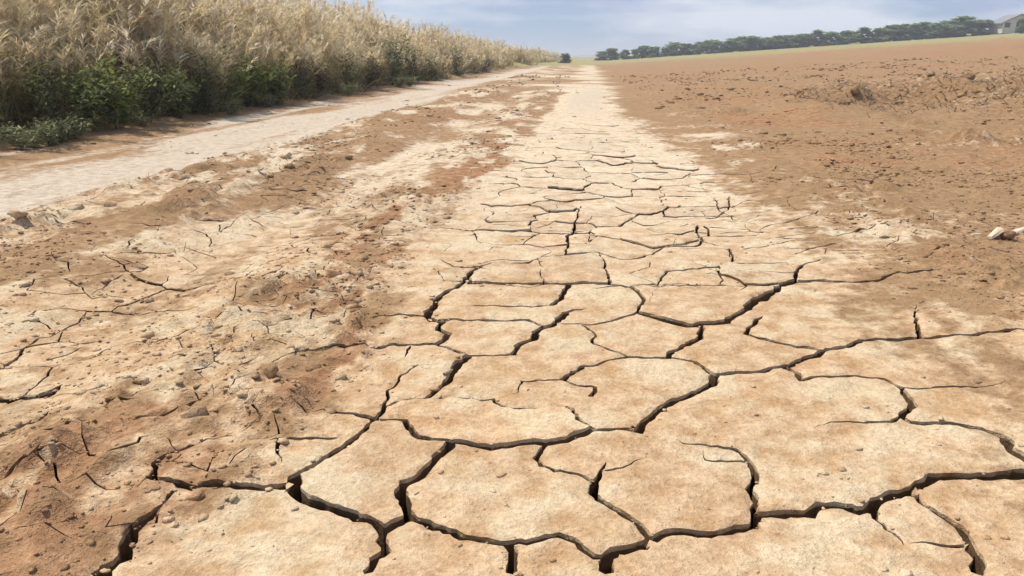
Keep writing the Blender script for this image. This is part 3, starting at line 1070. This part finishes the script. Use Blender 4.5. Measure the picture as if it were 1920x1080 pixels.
x, y = zone_pick(130000, -3.2, 4.5, 0.85, 7.5, crumb_density, 1)
sz = np.clip(0.0030 * np.exp(RNG.normal(0.10, 0.62, len(x))) * (0.75 + 0.22 * y), 0.002, 0.028)
crumbs('soil_crumbs', x, y, sz, 2, 'fine crumbs of dry reddish soil strewn beside the cracked track')
x, y = zone_pick(30000, -5.2, 14.0, 5.5, 34.0, crumb_density, 3)
sz = np.clip(0.010 * np.exp(RNG.normal(0.15, 0.62, len(x))) * (0.6 + 0.06 * y), 0.006, 0.09)
crumbs('field_crumbs', x, y, sz, 4, 'loose soil lumps scattered over the brown field and verge')
print('crumbs', round(time.time() - T0, 1))

CLODS = [clod_shape(2, 500 + i, 0.7) for i in range(8)]
CLOD_ME = []
for i, (v, f) in enumerate(CLODS):
    CLOD_ME.append((v, f))


def clod(x, y, s, seed, label, group, flat=1.0, cat='clod', name='dirt_clod'):
    r = random.Random(seed)
    v, f = CLODS[seed % len(CLODS)]
    a = r.uniform(0, 6.28)
    R = np.array([[math.cos(a), -math.sin(a), 0], [math.sin(a), math.cos(a), 0], [0, 0, flat]])
    v = (v @ R.T) * s
    z = float(H(x, y))
    me = np_mesh(name, v, f, smooth=False)
    so = np.stack(soil(v[:, 0] + x, v[:, 1] + y), 1)
    set_col(me, 'soil', so)
    set_float(me, 'tint', np.full(len(v), r.uniform(0.86, 1.10)))
    me.materials.append(M_SOIL)
    o = bpy.data.objects.new(name, me)
    o.location = (x, y, z + 0.10 * s * flat)
    return link(tag(o, label, cat, group))


ORD = ['first', 'second', 'third', 'fourth', 'fifth', 'sixth', 'seventh', 'eighth', 'ninth', 'tenth', 'eleventh', 'twelfth',
       'thirteenth', 'fourteenth', 'fifteenth', 'sixteenth', 'seventeenth', 'eighteenth', 'nineteenth', 'twentieth',
       'twenty-first', 'twenty-second', 'twenty-third', 'twenty-fourth', 'twenty-fifth', 'twenty-sixth', 'twenty-seventh',
       'twenty-eighth', 'twenty-ninth', 'thirtieth']
r_ = random.Random(5)
ZC = [(-1.1, -0.72, 1.3, 3.4, 0.018, 0.034, 10, 'reddish dirt clod on the ridge left of the cracked track', 'clods on the left ridge'),
      (-2.8, -1.9, 2.8, 6.5, 0.030, 0.05, 9, 'brown dirt clod on the rough strip beside the pale wheel track', 'clods on the rough strip'),
      (1.6, 3.4, 3.2, 6.5, 0.025, 0.045, 8, 'brown dirt clod on the bare field right of the track', 'clods on the right field')]
for x0, x1, y0, y1, s0, s1, n, lab, grp in ZC:
    sp = sorted([(r_.uniform(x0, x1), y0 + (y1 - y0) * (k + r_.random()) / n) for k in range(n)], key=lambda q: q[1])
    for k, (cx, cy) in enumerate(sp):
        clod(cx, cy, r_.uniform(s0, s1), r_.randrange(1 << 30), '%s, %s nearest the viewer' % (lab, ORD[k]), grp)
sp = sorted([(3.2 + 5.4 * (k + r_.random()) / 12, r_.uniform(11.1, 12.2)) for k in range(12)], key=lambda q: q[0] / q[1])
for k, (cx, cy) in enumerate(sp):
    clod(cx, cy, r_.uniform(0.05, 0.11), r_.randrange(1 << 30), 'grey brown clod in the heap across the field, %s from the left' % ORD[k], 'clods heaped across the field')
gx_, gy_ = on_ground(1785, 132, 0.30)
clod(6.9, 11.9, 0.13, 77, 'upright brown clod standing in the debris row at the right', None, 1.3)


def flake(name, pts, width, thick, label, cat, mat, seed=0):
    """a flat splinter bent along a line of ground points"""
    r = random.Random(seed)
    bm = bmesh.new()
    rings = []
    for i, (px, py, dz) in enumerate(pts):
        t = i / (len(pts) - 1)
        w = width * (0.35 + 0.65 * math.sin(math.pi * (0.12 + 0.76 * t))) * r.uniform(.85, 1.1)
        a = pts[max(i - 1, 0)]; b = pts[min(i + 1, len(pts) - 1)]
        d = Vector((b[0] - a[0], b[1] - a[1])).normalized()
        nn = Vector((-d.y, d.x))
        z = float(H(px, py)) + dz
        rg = []
        for sx, sz_ in ((-1, 0), (-.6, .9), (.1, 1.15), (.75, .8), (1, 0), (0, -.4)):
            rg.append(bm.verts.new((px + nn.x * w * sx, py + nn.y * w * sx, z + thick * sz_ * r.uniform(.8, 1.2))))
        rings.append(rg)
    for a, b in zip(rings, rings[1:]):
        for k in range(6):
            bm.faces.new((a[k], a[(k + 1) % 6], b[(k + 1) % 6], b[k]))
    bm.faces.new(rings[0][::-1]); bm.faces.new(rings[-1])
    bmesh.ops.recalc_face_normals(bm, faces=bm.faces)
    c = Vector((pts[0][0], pts[0][1], float(H(pts[0][0], pts[0][1]))))
    bmesh.ops.translate(bm, verts=bm.verts, vec=-c)
    me = bpy.data.meshes.new(name)
    bm.to_mesh(me); bm.free()
    me.materials.append(mat)
    o = bpy.data.objects.new(name, me)
    o.location = c
    return link(tag(o, label, cat))


def spots(pp, dz=0.006):
    return [(*on_ground(a, b, 0.03), dz) for a, b in pp]


flake('pale_flake', spots([(1852, 463), (1870, 457), (1885, 450), (1902, 446), (1922, 441)]), 0.022, 0.009,
      'pale elongated splinter lying on the brown field at the right edge', 'splinter', M_FLAKE, 1)
flake('pale_flake', spots([(1818, 456), (1828, 454), (1838, 453)]), 0.012, 0.008,
      'small pale chip lying left of the long pale splinter', 'splinter', M_FLAKE, 2)
cx, cy = on_ground(940, 897)
clod(cx, cy, 0.014, 41, 'small flat chip of clay on the large plate in front', None, 0.5, 'chip', 'clay_chip')

# ------------------------------------------------------------------ plants: strips grown along curved lines
class Strips:
    def __init__(self):
        self.V, self.F, self.C, self.n = [], [], [], 0

    def grow(self, base, up, bend, width, seg, c0, c1, taper=0.15, mid=1.0):
        """base (n,3), up (n,3) full length vector, bend (n,3) added with t^2, width (n,), colours (n,3)"""
        n = len(base)
        t = np.linspace(0, 1, seg + 1)
        P_ = base[:, None] + up[:, None] * t[None, :, None] + bend[:, None] * (t ** 2)[None, :, None]
        az = RNG.uniform(0, 2 * math.pi, n)
        side = np.stack([np.cos(az), np.sin(az), np.zeros(n)], 1)
        prof = (1 - t) + taper * t
        prof = prof * (1 + (mid - 1) * np.sin(math.pi * t))
        off = side[:, None] * (width[:, None] * prof[None])[:, :, None] * 0.5
        V = np.stack([P_ - off, P_ + off], 2)
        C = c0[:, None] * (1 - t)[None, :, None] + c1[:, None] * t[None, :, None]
        C = np.repeat(C[:, :, None], 2, 2)
        k = (seg + 1) * 2
        f = np.array([[2 * i, 2 * i + 1, 2 * i + 3, 2 * i + 2] for i in range(seg)])
        self.F.append((f[None] + (np.arange(n) * k)[:, None, None]).reshape(-1, 4) + self.n)
        self.V.append(V.reshape(-1, 3)); self.C.append(C.reshape(-1, 3))
        self.n += n * k

    def mesh(self, name, mat):
        V = np.concatenate(self.V); F = np.concatenate(self.F); C = np.concatenate(self.C)
        me = np_mesh(name, V, F)
        set_col(me, 'col', np.column_stack([C, np.ones(len(C))]))
        me.materials.append(mat)
        return me


def pal(n, cols, jit=0.12):
    cols = np.array(cols)
    c = cols[RNG.integers(0, len(cols), n)]
    return np.clip(c * (1 + RNG.normal(0, jit, (n, 1))), 0.005, 0.9)


def vec(x, y, z):
    return np.stack([x, y, z], 1)


STRAW = [(0.50, 0.37, 0.17), (0.58, 0.45, 0.24), (0.42, 0.30, 0.14), (0.54, 0.43, 0.19), (0.42, 0.36, 0.16)]
PLUME = [(0.74, 0.64, 0.46), (0.80, 0.72, 0.56), (0.66, 0.54, 0.34), (0.72, 0.63, 0.38), (0.64, 0.52, 0.37)]
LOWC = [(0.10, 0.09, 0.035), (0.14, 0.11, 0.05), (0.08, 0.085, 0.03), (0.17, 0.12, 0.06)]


def reed_front(y):
    return -5.75 + 0.28 * fbm(y * 0.45, 0 * y + 3.0, 3, 301)


def reeds(n, y0, y1, depth, thick, plumes, leaves, seed):
    r = np.random.default_rng(seed)
    S = STRIPS
    # stems stand in tussocks
    nt = max(8, n // 14)
    ty = np.exp(r.uniform(math.log(y0), math.log(y1), nt)) if y0 > 2 else r.uniform(y0, y1, nt)
    tx = reed_front(ty) - depth * r.uniform(0, 1, nt) ** 1.3
    th = 1.0 + 0.24 * fbm(tx * 0.9, ty * 0.8, 3, 311) + r.normal(0, 0.07, nt)
    k = r.integers(0, nt, n)
    sp = 0.13 + 0.004 * ty[k]
    x, y = tx[k] + r.normal(0, 1, n) * sp, ty[k] + r.normal(0, 1, n) * sp
    dp = np.clip(reed_front(y) - x, 0, 3)
    ht = th[k] * r.uniform(0.66, 1.0, n) * 1.92 * (0.50 + 0.50 * ss(-0.1, 0.95, dp)) * (1 - 0.10 * ss(18, 45, y))
    z = H(x, y) - 0.02
    base = vec(x, y, z)
    la = r.uniform(0, 2 * math.pi, n)
    lean = np.abs(r.normal(0.16, 0.17, n)) * ht
    bend = vec(np.cos(la) * lean, np.sin(la) * lean, -0.25 * lean)
    up = vec(r.normal(0, .05, n) * ht, r.normal(0, .05, n) * ht, ht)
    cm = pal(n, STRAW)
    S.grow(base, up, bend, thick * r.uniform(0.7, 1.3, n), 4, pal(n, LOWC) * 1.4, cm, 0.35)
    # arching leaf blades
    for q in range(leaves):
        t = r.uniform(0.12, 0.85, n)
        b = base + up * t[:, None] + bend * (t ** 2)[:, None]
        L = r.uniform(0.28, 0.62, n)
        a = r.uniform(0, 2 * math.pi, n)
        el = r.uniform(0.3, 1.2, n)
        u = vec(np.cos(a) * np.cos(el) * L, np.sin(a) * np.cos(el) * L, np.sin(el) * L)
        d = vec(np.cos(a) * 0.25 * L, np.sin(a) * 0.25 * L, -r.uniform(0.25, 0.9, n) * L)
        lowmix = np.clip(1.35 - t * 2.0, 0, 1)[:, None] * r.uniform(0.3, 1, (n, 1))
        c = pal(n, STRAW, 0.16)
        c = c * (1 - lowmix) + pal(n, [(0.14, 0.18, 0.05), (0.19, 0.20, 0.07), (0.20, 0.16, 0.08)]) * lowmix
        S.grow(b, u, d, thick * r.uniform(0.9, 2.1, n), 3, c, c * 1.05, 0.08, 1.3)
    # feathery heads
    has = r.uniform(0, 1, n) < 0.85
    m = int(has.sum())
    if m:
        tip = (base + up + bend)[has]
        dirn = (up + 2 * bend)[has]
        dirn = dirn / np.linalg.norm(dirn, axis=1)[:, None]
        hl = r.uniform(0.22, 0.42, m)
        droop_a = r.uniform(0, 2 * math.pi, m)
        pc = pal(m, PLUME, 0.10)
        for q in range(plumes):
            f = r.uniform(-0.75, 0.15, m)
            b = tip + dirn * (f * hl)[:, None]
            a = r.uniform(0, 2 * math.pi, m)
            L = hl * r.uniform(0.30, 0.65, m)
            sp_ = r.uniform(.2, 1.0, m)
            u = dirn * (L * 0.85)[:, None] + vec(np.cos(a) * L * sp_, np.sin(a) * L * sp_, 0 * L)
            d = vec(np.cos(droop_a) * L * .35, np.sin(droop_a) * L * .35, -0.35 * L)
            S.grow(b, u, d, thick * r.uniform(0.7, 1.9, m), 2, pc * 0.92, pc * 1.06, 0.15, 1.5)


STRIPS = Strips()
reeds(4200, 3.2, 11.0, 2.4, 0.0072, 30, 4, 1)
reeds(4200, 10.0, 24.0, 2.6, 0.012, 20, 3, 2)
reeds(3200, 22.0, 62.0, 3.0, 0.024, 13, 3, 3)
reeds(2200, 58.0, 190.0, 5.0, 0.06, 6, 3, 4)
me = STRIPS.mesh('dry_reeds', M_REED)
link(tag(bpy.data.objects.new('dry_reeds', me), 'tall dry straw coloured reeds with feathery heads along the pale track', kind='stuff'))
print('reeds', len(me.polygons), round(time.time() - T0, 1))

# low dead litter at the foot of the reeds
STRIPS = Strips()
n = 9000
y = np.exp(RNG.uniform(math.log(3.2), math.log(45), n))
x = reed_front(y) + 0.30 - np.abs(RNG.normal(0, 0.75, n))
L = RNG.uniform(0.12, 0.75, n)
a = RNG.uniform(0, 2 * math.pi, n)
e = RNG.uniform(0.25, 1.3, n)
STRIPS.grow(vec(x, y, H(x, y) - 0.01), vec(np.cos(a) * np.cos(e) * L, np.sin(a) * np.cos(e) * L, np.sin(e) * L),
            vec(np.cos(a) * .3 * L, np.sin(a) * .3 * L, -0.35 * L), 0.006 + 0.0009 * y, 3,
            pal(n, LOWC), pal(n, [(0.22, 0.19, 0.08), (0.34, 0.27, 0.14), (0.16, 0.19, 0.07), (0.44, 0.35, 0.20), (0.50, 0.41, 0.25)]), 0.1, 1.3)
me = STRIPS.mesh('verge_grass', M_REED)
link(tag(bpy.data.objects.new('verge_grass', me), 'low tangled dead grass at the foot of the reeds', kind='stuff'))


def litter(name, x, y, lo, hi, wd, cols, label, seed):
    """short dry stems lying and standing on the soil"""
    r = np.random.default_rng(seed)
    n = len(x)
    T = Strips()
    L = r.uniform(lo, hi, n)
    a = r.uniform(0, 2 * math.pi, n); e = np.abs(r.normal(0.08, 0.28, n))
    T.grow(vec(x, y, H(x, y) - 0.002), vec(np.cos(a) * np.cos(e) * L, np.sin(a) * np.cos(e) * L, np.sin(e) * L + 0.004),
           vec(0 * L, 0 * L, -0.15 * L * np.sin(e)), wd, 2, pal(n, cols), pal(n, cols), 0.4, 1.2)
    me = T.mesh(name, M_REED)
    return link(tag(bpy.data.objects.new(name, me), label, kind='stuff'))


DRY = [(0.34, 0.26, 0.16), (0.26, 0.19, 0.11), (0.42, 0.33, 0.21), (0.18, 0.13, 0.08)]
n = 7000
x = RNG.uniform(3.0, 15.0, n); y = 11.5 + 0.5 * fbm(x * 0.4, 0 * x, 2, 77) + RNG.normal(0, 0.75, n)
litter('dry_debris', x, y, 0.04, 0.15, 0.018 + 0 * x, [(0.24, 0.19, 0.13), (0.17, 0.13, 0.09), (0.30, 0.24, 0.17), (0.12, 0.09, 0.06)],
       'grey brown dry weeds and debris along the heaped row in the field', 31)
x, y = zone_pick(5200, 1.1, 14.0, 2.6, 26.0, lambda x, y: np.clip(0.35 + 0.9 * fbm(x * 0.8, y * 0.6, 3, 231), 0, 1) * ss(1.1, 2.2, x), 32)
litter('field_stubble', x, y, 0.03, 0.11, 0.0022 + 0.0011 * y, DRY, 'short dry stubble and straw scattered over the brown field', 33)
x, y = zone_pick(1500, -2.9, -0.7, 1.6, 20.0, lambda x, y: np.clip(0.25 + 0.9 * fbm(x * 1.3, y * 0.8, 3, 241), 0, 1), 34)
litter('straw_litter', x, y, 0.02, 0.09, 0.0018 + 0.0009 * y, DRY, 'bits of straw scattered over the verge and the rough strip', 35)


def leafy(n, w, d, h, leaf, cols, seed, droop=0.3, stems=7, pointy=1.35):
    """a bushy weed: stems fanning from the root and leaves spread unevenly round them; returns leaf and stem meshes"""
    global RNG
    r = np.random.default_rng(seed)
    S, T = Strips(), Strips()
    tips = np.stack([r.normal(0, .42, stems) * w, r.normal(0, .42, stems) * d, r.uniform(.55, 1.0, stems) * h], 1)
    b0 = r.normal(0, 0.03, (stems, 3)); b0[:, 2] = -0.02
    c = np.tile(np.array([[0.10, 0.09, 0.045]]), (stems, 1))
    T.grow(b0, tips * np.array([.55, .55, 1.0]), tips * np.array([.45, .45, 0]), np.full(stems, 0.012 * h / 0.6), 4, c, c, 0.4)
    T.grow(b0, tips * np.array([.55, .55, 1.0]), tips * np.array([.45, .45, 0]), np.full(stems, 0.012 * h / 0.6), 4, c, c, 0.4)
    k = r.integers(0, stems, n)
    t = r.uniform(0.12, 1.0, n) ** 0.8
    p = b0[k] + tips[k] * np.stack([.55 * t + .45 * t * t, .55 * t + .45 * t * t, t], 1)
    p = p + r.normal(0, 1, (n, 3)) * np.array([w, d, h * 0.6]) * 0.085 * (0.5 + t)[:, None]
    p[:, 2] = np.maximum(p[:, 2], 0.015)
    a = r.uniform(0, 2 * math.pi, n); e = r.uniform(-0.2, 1.0, n)
    L = leaf * r.uniform(0.6, 1.4, n)
    u = np.stack([np.cos(a) * np.cos(e) * L, np.sin(a) * np.cos(e) * L, np.sin(e) * L], 1)
    dd = np.stack([0 * L, 0 * L, -droop * L], 1)
    cc = np.array(cols)[r.integers(0, len(cols), n)] * (1 + r.normal(0, .18, (n, 1)))
    S.grow(p, u, dd, L * 0.42, 2, np.clip(cc * .9, .004, 1), np.clip(cc * 1.1, .004, 1), 0.12, pointy)
    return S, T


GREEN = [(0.19, 0.24, 0.06), (0.25, 0.30, 0.085), (0.14, 0.18, 0.055), (0.29, 0.32, 0.13)]
DULL = [(0.12, 0.14, 0.055), (0.09, 0.105, 0.05), (0.16, 0.16, 0.075), (0.075, 0.09, 0.04)]
SAGE = [(0.24, 0.26, 0.13), (0.30, 0.30, 0.17), (0.18, 0.22, 0.10)]
BROWN = [(0.12, 0.085, 0.05), (0.09, 0.065, 0.04), (0.07, 0.07, 0.035)]
VARIANTS = {}
for key, args in {'green': (1500, .62, .5, .72, .075, GREEN, 1), 'green2': (1300, .55, .5, .85, .085, GREEN, 2),
                  'dull': (1500, .7, .55, .85, .06, DULL, 3), 'dull2': (1500, .75, .5, .65, .06, DULL, 4),
                  'sage': (520, .4, .32, .30, .05, SAGE, 5), 'brown': (1300, .7, .5, .75, .055, BROWN, 6)}.items():
    S, T = leafy(*args)
    VARIANTS[key] = (S.mesh('foliage', M_LEAF), T.mesh('stem', M_STEM))


def bush(key, x, y, s, rz, name, label, cat, group):
    o = bpy.data.objects.new(name, None)
    o.empty_display_size = 0.1
    o.location = (x, y, float(H(x, y)))
    o.rotation_euler = (0, 0, rz)
    o.scale = (s, s, s)
    link(tag(o, label, cat, group))
    f, t = VARIANTS[key]
    link(bpy.data.objects.new('foliage', f), o)
    link(bpy.data.objects.new('stem', t), o)
    return o


# along the foot of the reeds, from the left edge of the picture towards the horizon: (kind, photo column, size)
FOOT = [('dull', 75, 0.95), ('green', 150, 0.9), ('green2', 205, 1.0), ('dull2', 262, 1.1), ('green', 318, 1.05), ('dull', 372, 1.05),
        ('green2', 425, 1.05), ('green', 468, 1.1), ('green', 512, 1.15), ('dull2', 556, 1.2), ('brown', 596, 1.15), ('dull', 640, 1.25),
        ('brown', 690, 1.3), ('dull', 735, 1.45), ('dull2', 775, 1.5), ('brown', 815, 1.4), ('dull', 855, 1.5), ('brown', 905, 1.4)]
WHAT = {'green': 'bright green leafy bush', 'green2': 'tall bright green leafy bush', 'dull': 'dark olive leafy bush',
        'dull2': 'low spreading olive bush', 'brown': 'withered brown bush', 'sage': 'pale sage green weed'}


def column_on_line(px, X):
    d = ray(px, 108.0)
    return X / d.x * d.y


cnt = {}
tot = {}
for k, _, _ in FOOT:
    tot[k] = tot.get(k, 0) + 1
for i, (k, px, s) in enumerate(FOOT):
    X = -5.40 + r_.uniform(-0.12, 0.1)
    Y = column_on_line(px, X)
    c = cnt[k] = cnt.get(k, 0) + 1
    bush(k, X, Y, s * r_.uniform(0.88, 1.12), r_.uniform(0, 6.28), 'leafy_bush',
         '%s, %s of its kind from the left under the reeds' % (WHAT[k], ORD[c - 1]), 'bush', 'bushes at the foot of the reeds')
SAGEPX = [(12, 0.9), (38, 0.7), (66, 0.9), (88, 1.0), (112, 0.8), (250, 0.8), (420, 0.9), (500, 0.8), (650, 1.1), (745, 1.3), (765, 1.1)]
for i, (px, s) in enumerate(SAGEPX):
    X = -5.14 + r_.uniform(-0.10, 0.08)
    bush('sage', X, column_on_line(px, X), s, r_.uniform(0, 6.28), 'sage_weed',
         'pale sage green weed, %s from the left in front of the bushes' % ORD[i], 'weed', 'pale weeds along the verge')
print('bushes', round(time.time() - T0, 1))

# ------------------------------------------------------------------ the far row of trees, the shed and the bush beside it
def tree_meshes(seed, h, wd):
    r = np.random.default_rng(seed)
    S = Strips()
    # crown: uneven clumps of leaf sprays
    nclump = 30
    cz = r.uniform(0.04, 0.90, nclump) ** 1.15 * h
    rad = wd * (0.25 + 0.75 * (1 - cz / h) ** 0.6)
    ca = r.uniform(0, 6.28, nclump)
    rr = rad * np.sqrt(r.uniform(0.05, 1, nclump))
    cc = np.stack([np.cos(ca) * rr, np.sin(ca) * rr, cz], 1)
    per = 60
    n = nclump * per
    k = np.repeat(np.arange(nclump), per)
    q = r.normal(0, 1, (n, 3))
    q = q / np.linalg.norm(q, axis=1)[:, None] * (r.uniform(0.2, 1, (n, 1)) ** 0.5)
    cs = (0.30 + 0.25 * r.uniform(0, 1, nclump))[k][:, None] * wd
    p = cc[k] + q * cs * np.array([1, 1, 0.75])
    L = r.uniform(0.28, 0.55, n) * (h / 4.0)
    a = r.uniform(0, 6.28, n); e = r.uniform(-.5, 1.1, n)
    u = np.stack([np.cos(a) * np.cos(e) * L, np.sin(a) * np.cos(e) * L, np.sin(e) * L], 1)
    base = np.array([(0.18, 0.25, 0.12), (0.20, 0.27, 0.125), (0.23, 0.27, 0.11), (0.16, 0.23, 0.12)])[r.integers(0, 4, n)]
    S.grow(p, u, -0.2 * u, L * 0.75, 2, base, base * 1.15, 0.25, 1.35)
    crown = S.mesh('crown', M_TREE)
    # trunk with limbs
    bm = bmesh.new()

    def limb(a, b, r0, r1, seg=7):
        a, b = Vector(a), Vector(b)
        qd = (b - a).to_track_quat('Z', 'Y')
        rings = []
        for i in range(4):
            t = i / 3
            c = a.lerp(b, t) + Vector((r.normal() * .02, r.normal() * .02, 0)) * (h / 4)
            rings.append([bm.verts.new(c + qd @ Vector((math.cos(6.2832 * j / seg), math.sin(6.2832 * j / seg), 0)) * (r0 + (r1 - r0) * t)) for j in range(seg)])
        for A, B in zip(rings, rings[1:]):
            for j in range(seg):
                bm.faces.new((A[j], A[(j + 1) % seg], B[(j + 1) % seg], B[j]))
    limb((0, 0, -.1), (0.03 * h, 0, .5 * h), .030 * h, .016 * h)
    limb((0.03 * h, 0, .5 * h), (0, 0.02 * h, .88 * h), .016 * h, .005 * h)
    for i in range(6):
        c = cc[r.integers(0, nclump)]
        limb((0.02 * h, 0, r.uniform(.25, .55) * h), c, .012 * h, .004 * h, 5)
    me = bpy.data.meshes.new('trunk')
    bm.to_mesh(me); bm.free()
    me.materials.append(M_BARK)
    return crown, me


TREES = [tree_meshes(900 + i, 4.0, w) for i, w in enumerate((1.25, 1.0, 1.5, 1.15, 0.9))]
# photo columns of the crowns and their heights relative to a 4 m tree
ROW = [(1128, .62), (1146, .82), (1172, .62), (1190, .66), (1206, .85), (1226, .7), (1246, .62), (1264, .95), (1284, .78), (1300, .72),
       (1326, .95), (1344, .82), (1366, .8), (1388, 1.05), (1408, .95), (1432, .85), (1452, .95), (1474, .9), (1500, .92), (1526, 1.05),
       (1556, .92), (1584, .95), (1612, 1.0), (1640, .95), (1672, 1.1), (1700, 1.05), (1732, 1.1), (1764, 1.15), (1800, 1.25), (1832, 1.05)]
for i, (px, s) in enumerate(ROW):
    Y = 165.0 - 0.02 * (px - 1128) + r_.uniform(-2, 2)
    X = at_depth(px, Y)
    o = bpy.data.objects.new('field_tree', None)
    o.location = (X, Y, float(H(X, Y)) - 0.1)
    o.rotation_euler = (0, 0, r_.uniform(0, 6.28))
    sw = r_.uniform(1.5, 2.1)
    o.scale = (s * sw, s * sw, s * (0.84 - 0.12 * i / len(ROW)))
    last = i == len(ROW) - 1
    link(tag(o, 'dark green tree, %s from the left in the far row%s' % (ORD[i], ', nearest the shed' if last else ''), 'tree', 'far row of trees'))
    cr, tk = TREES[(i * 3 + i // 4) % len(TREES)]
    link(bpy.data.objects.new('crown', cr), o)
    link(bpy.data.objects.new('trunk', tk), o)


def box_mesh(name, x0, x1, y0, y1, z0, z1, mat, parent):
    bm = bmesh.new()
    v = [bm.verts.new(p) for p in ((x0, y0, z0), (x1, y0, z0), (x1, y1, z0), (x0, y1, z0), (x0, y0, z1), (x1, y0, z1), (x1, y1, z1), (x0, y1, z1))]
    for f in ((0, 3, 2, 1), (4, 5, 6, 7), (0, 1, 5, 4), (1, 2, 6, 5), (2, 3, 7, 6), (3, 0, 4, 7)):
        bm.faces.new([v[i] for i in f])
    bmesh.ops.bevel(bm, geom=list(bm.edges), offset=min(0.02, 0.2 * min(x1 - x0, y1 - y0, z1 - z0)), segments=1, affect='EDGES')
    me = bpy.data.meshes.new(name)
    bm.to_mesh(me); bm.free()
    me.materials.append(mat)
    return link(bpy.data.objects.new(name, me), parent)


YS = 150.0
XS = at_depth(1886, YS)
shed = bpy.data.objects.new('shed', None)
shed.location = (XS, YS, float(H(XS, YS)) - 0.1)
link(tag(shed, 'pale plastered shed with grey pitched roof beyond the field at the right edge', 'shed'))
bm = bmesh.new()
W_, D_, HW, HR = 2.7, 2.4, 1.9, 3.3
prof = [(-W_, 0), (W_, 0), (W_, HW), (0, HR - .12), (-W_, HW)]
fr = [bm.verts.new((a, -D_, b)) for a, b in prof]; bk = [bm.verts.new((a, D_, b)) for a, b in prof]
bm.faces.new(fr); bm.faces.new(bk[::-1])
for k in range(5):
    bm.faces.new((fr[k], bk[k], bk[(k + 1) % 5], fr[(k + 1) % 5]))
bmesh.ops.recalc_face_normals(bm, faces=bm.faces)
me = bpy.data.meshes.new('wall'); bm.to_mesh(me); bm.free(); me.materials.append(M_PLASTER)
link(bpy.data.objects.new('wall', me), shed)
bm = bmesh.new()
for sx in (-1, 1):
    q = [(0, HR), (sx * (W_ + .45), HW - .1), (sx * (W_ + .45), HW - .28), (0, HR - .18)]
    A = [bm.verts.new((a, -D_ - .4, b)) for a, b in q]; B = [bm.verts.new((a, D_ + .4, b)) for a, b in q]
    bm.faces.new(A); bm.faces.new(B[::-1])
    for k in range(4):
        bm.faces.new((A[k], B[k], B[(k + 1) % 4], A[(k + 1) % 4]))
bmesh.ops.recalc_face_normals(bm, faces=bm.faces)
me = bpy.data.meshes.new('roof'); bm.to_mesh(me); bm.free(); me.materials.append(M_ROOF)
link(bpy.data.objects.new('roof', me), shed)
box_mesh('door', -0.5, 0.5, -D_ - .05, -D_ + .03, 0.02, 2.0, M_DARK, shed)
box_mesh('window', -2.4, -1.5, -D_ - .04, -D_ + .03, 1.0, 1.8, M_DARK, shed)


def far_bush(px, Y, h, w, v, label):
    X = at_depth(px, Y)
    o = bpy.data.objects.new('leafy_bush', None)
    o.location = (X, Y, float(H(X, Y)) - 0.05)
    o.scale = (w, w, h / 4.0)
    link(tag(o, label, 'bush'))
    link(bpy.data.objects.new('foliage', TREES[v][0]), o)
    link(bpy.data.objects.new('stem', TREES[v][1]), o)


far_bush(1060, 110.0, 1.4, 0.75, 1, 'small dark bush at the far end of the reeds beside the track')
far_bush(1908, 125.0, 2.4, 0.75, 3, 'dark round bush in front of the pale shed at the right edge')
print('done', round(time.time() - T0, 1))

# ------------------------------------------------------------------ thin dusty air over the whole plain
hz = bpy.data.meshes.new('haze')
bm = bmesh.new()
bmesh.ops.create_cube(bm, size=1.0)
bmesh.ops.scale(bm, verts=bm.verts, vec=(6800, 6800, 17.0))
bmesh.ops.translate(bm, verts=bm.verts, vec=(0, 0, 17.0 / 2 - 3.0))
bm.to_mesh(hz); bm.free()
m = bpy.data.materials.new('dusty_air')
m.use_nodes = True
m.node_tree.nodes.clear()
mo = m.node_tree.nodes.new('ShaderNodeOutputMaterial')
pv = m.node_tree.nodes.new('ShaderNodeVolumePrincipled')
pv.inputs['Color'].default_value = (0.88, 0.92, 1.0, 1)
pv.inputs['Density'].default_value = 0.0014
pv.inputs['Anisotropy'].default_value = 0.2
m.node_tree.links.new(pv.outputs[0], mo.inputs['Volume'])
hz.materials.append(m)
link(tag(bpy.data.objects.new('haze', hz), 'thin pale dusty haze over the plain', kind='stuff'))
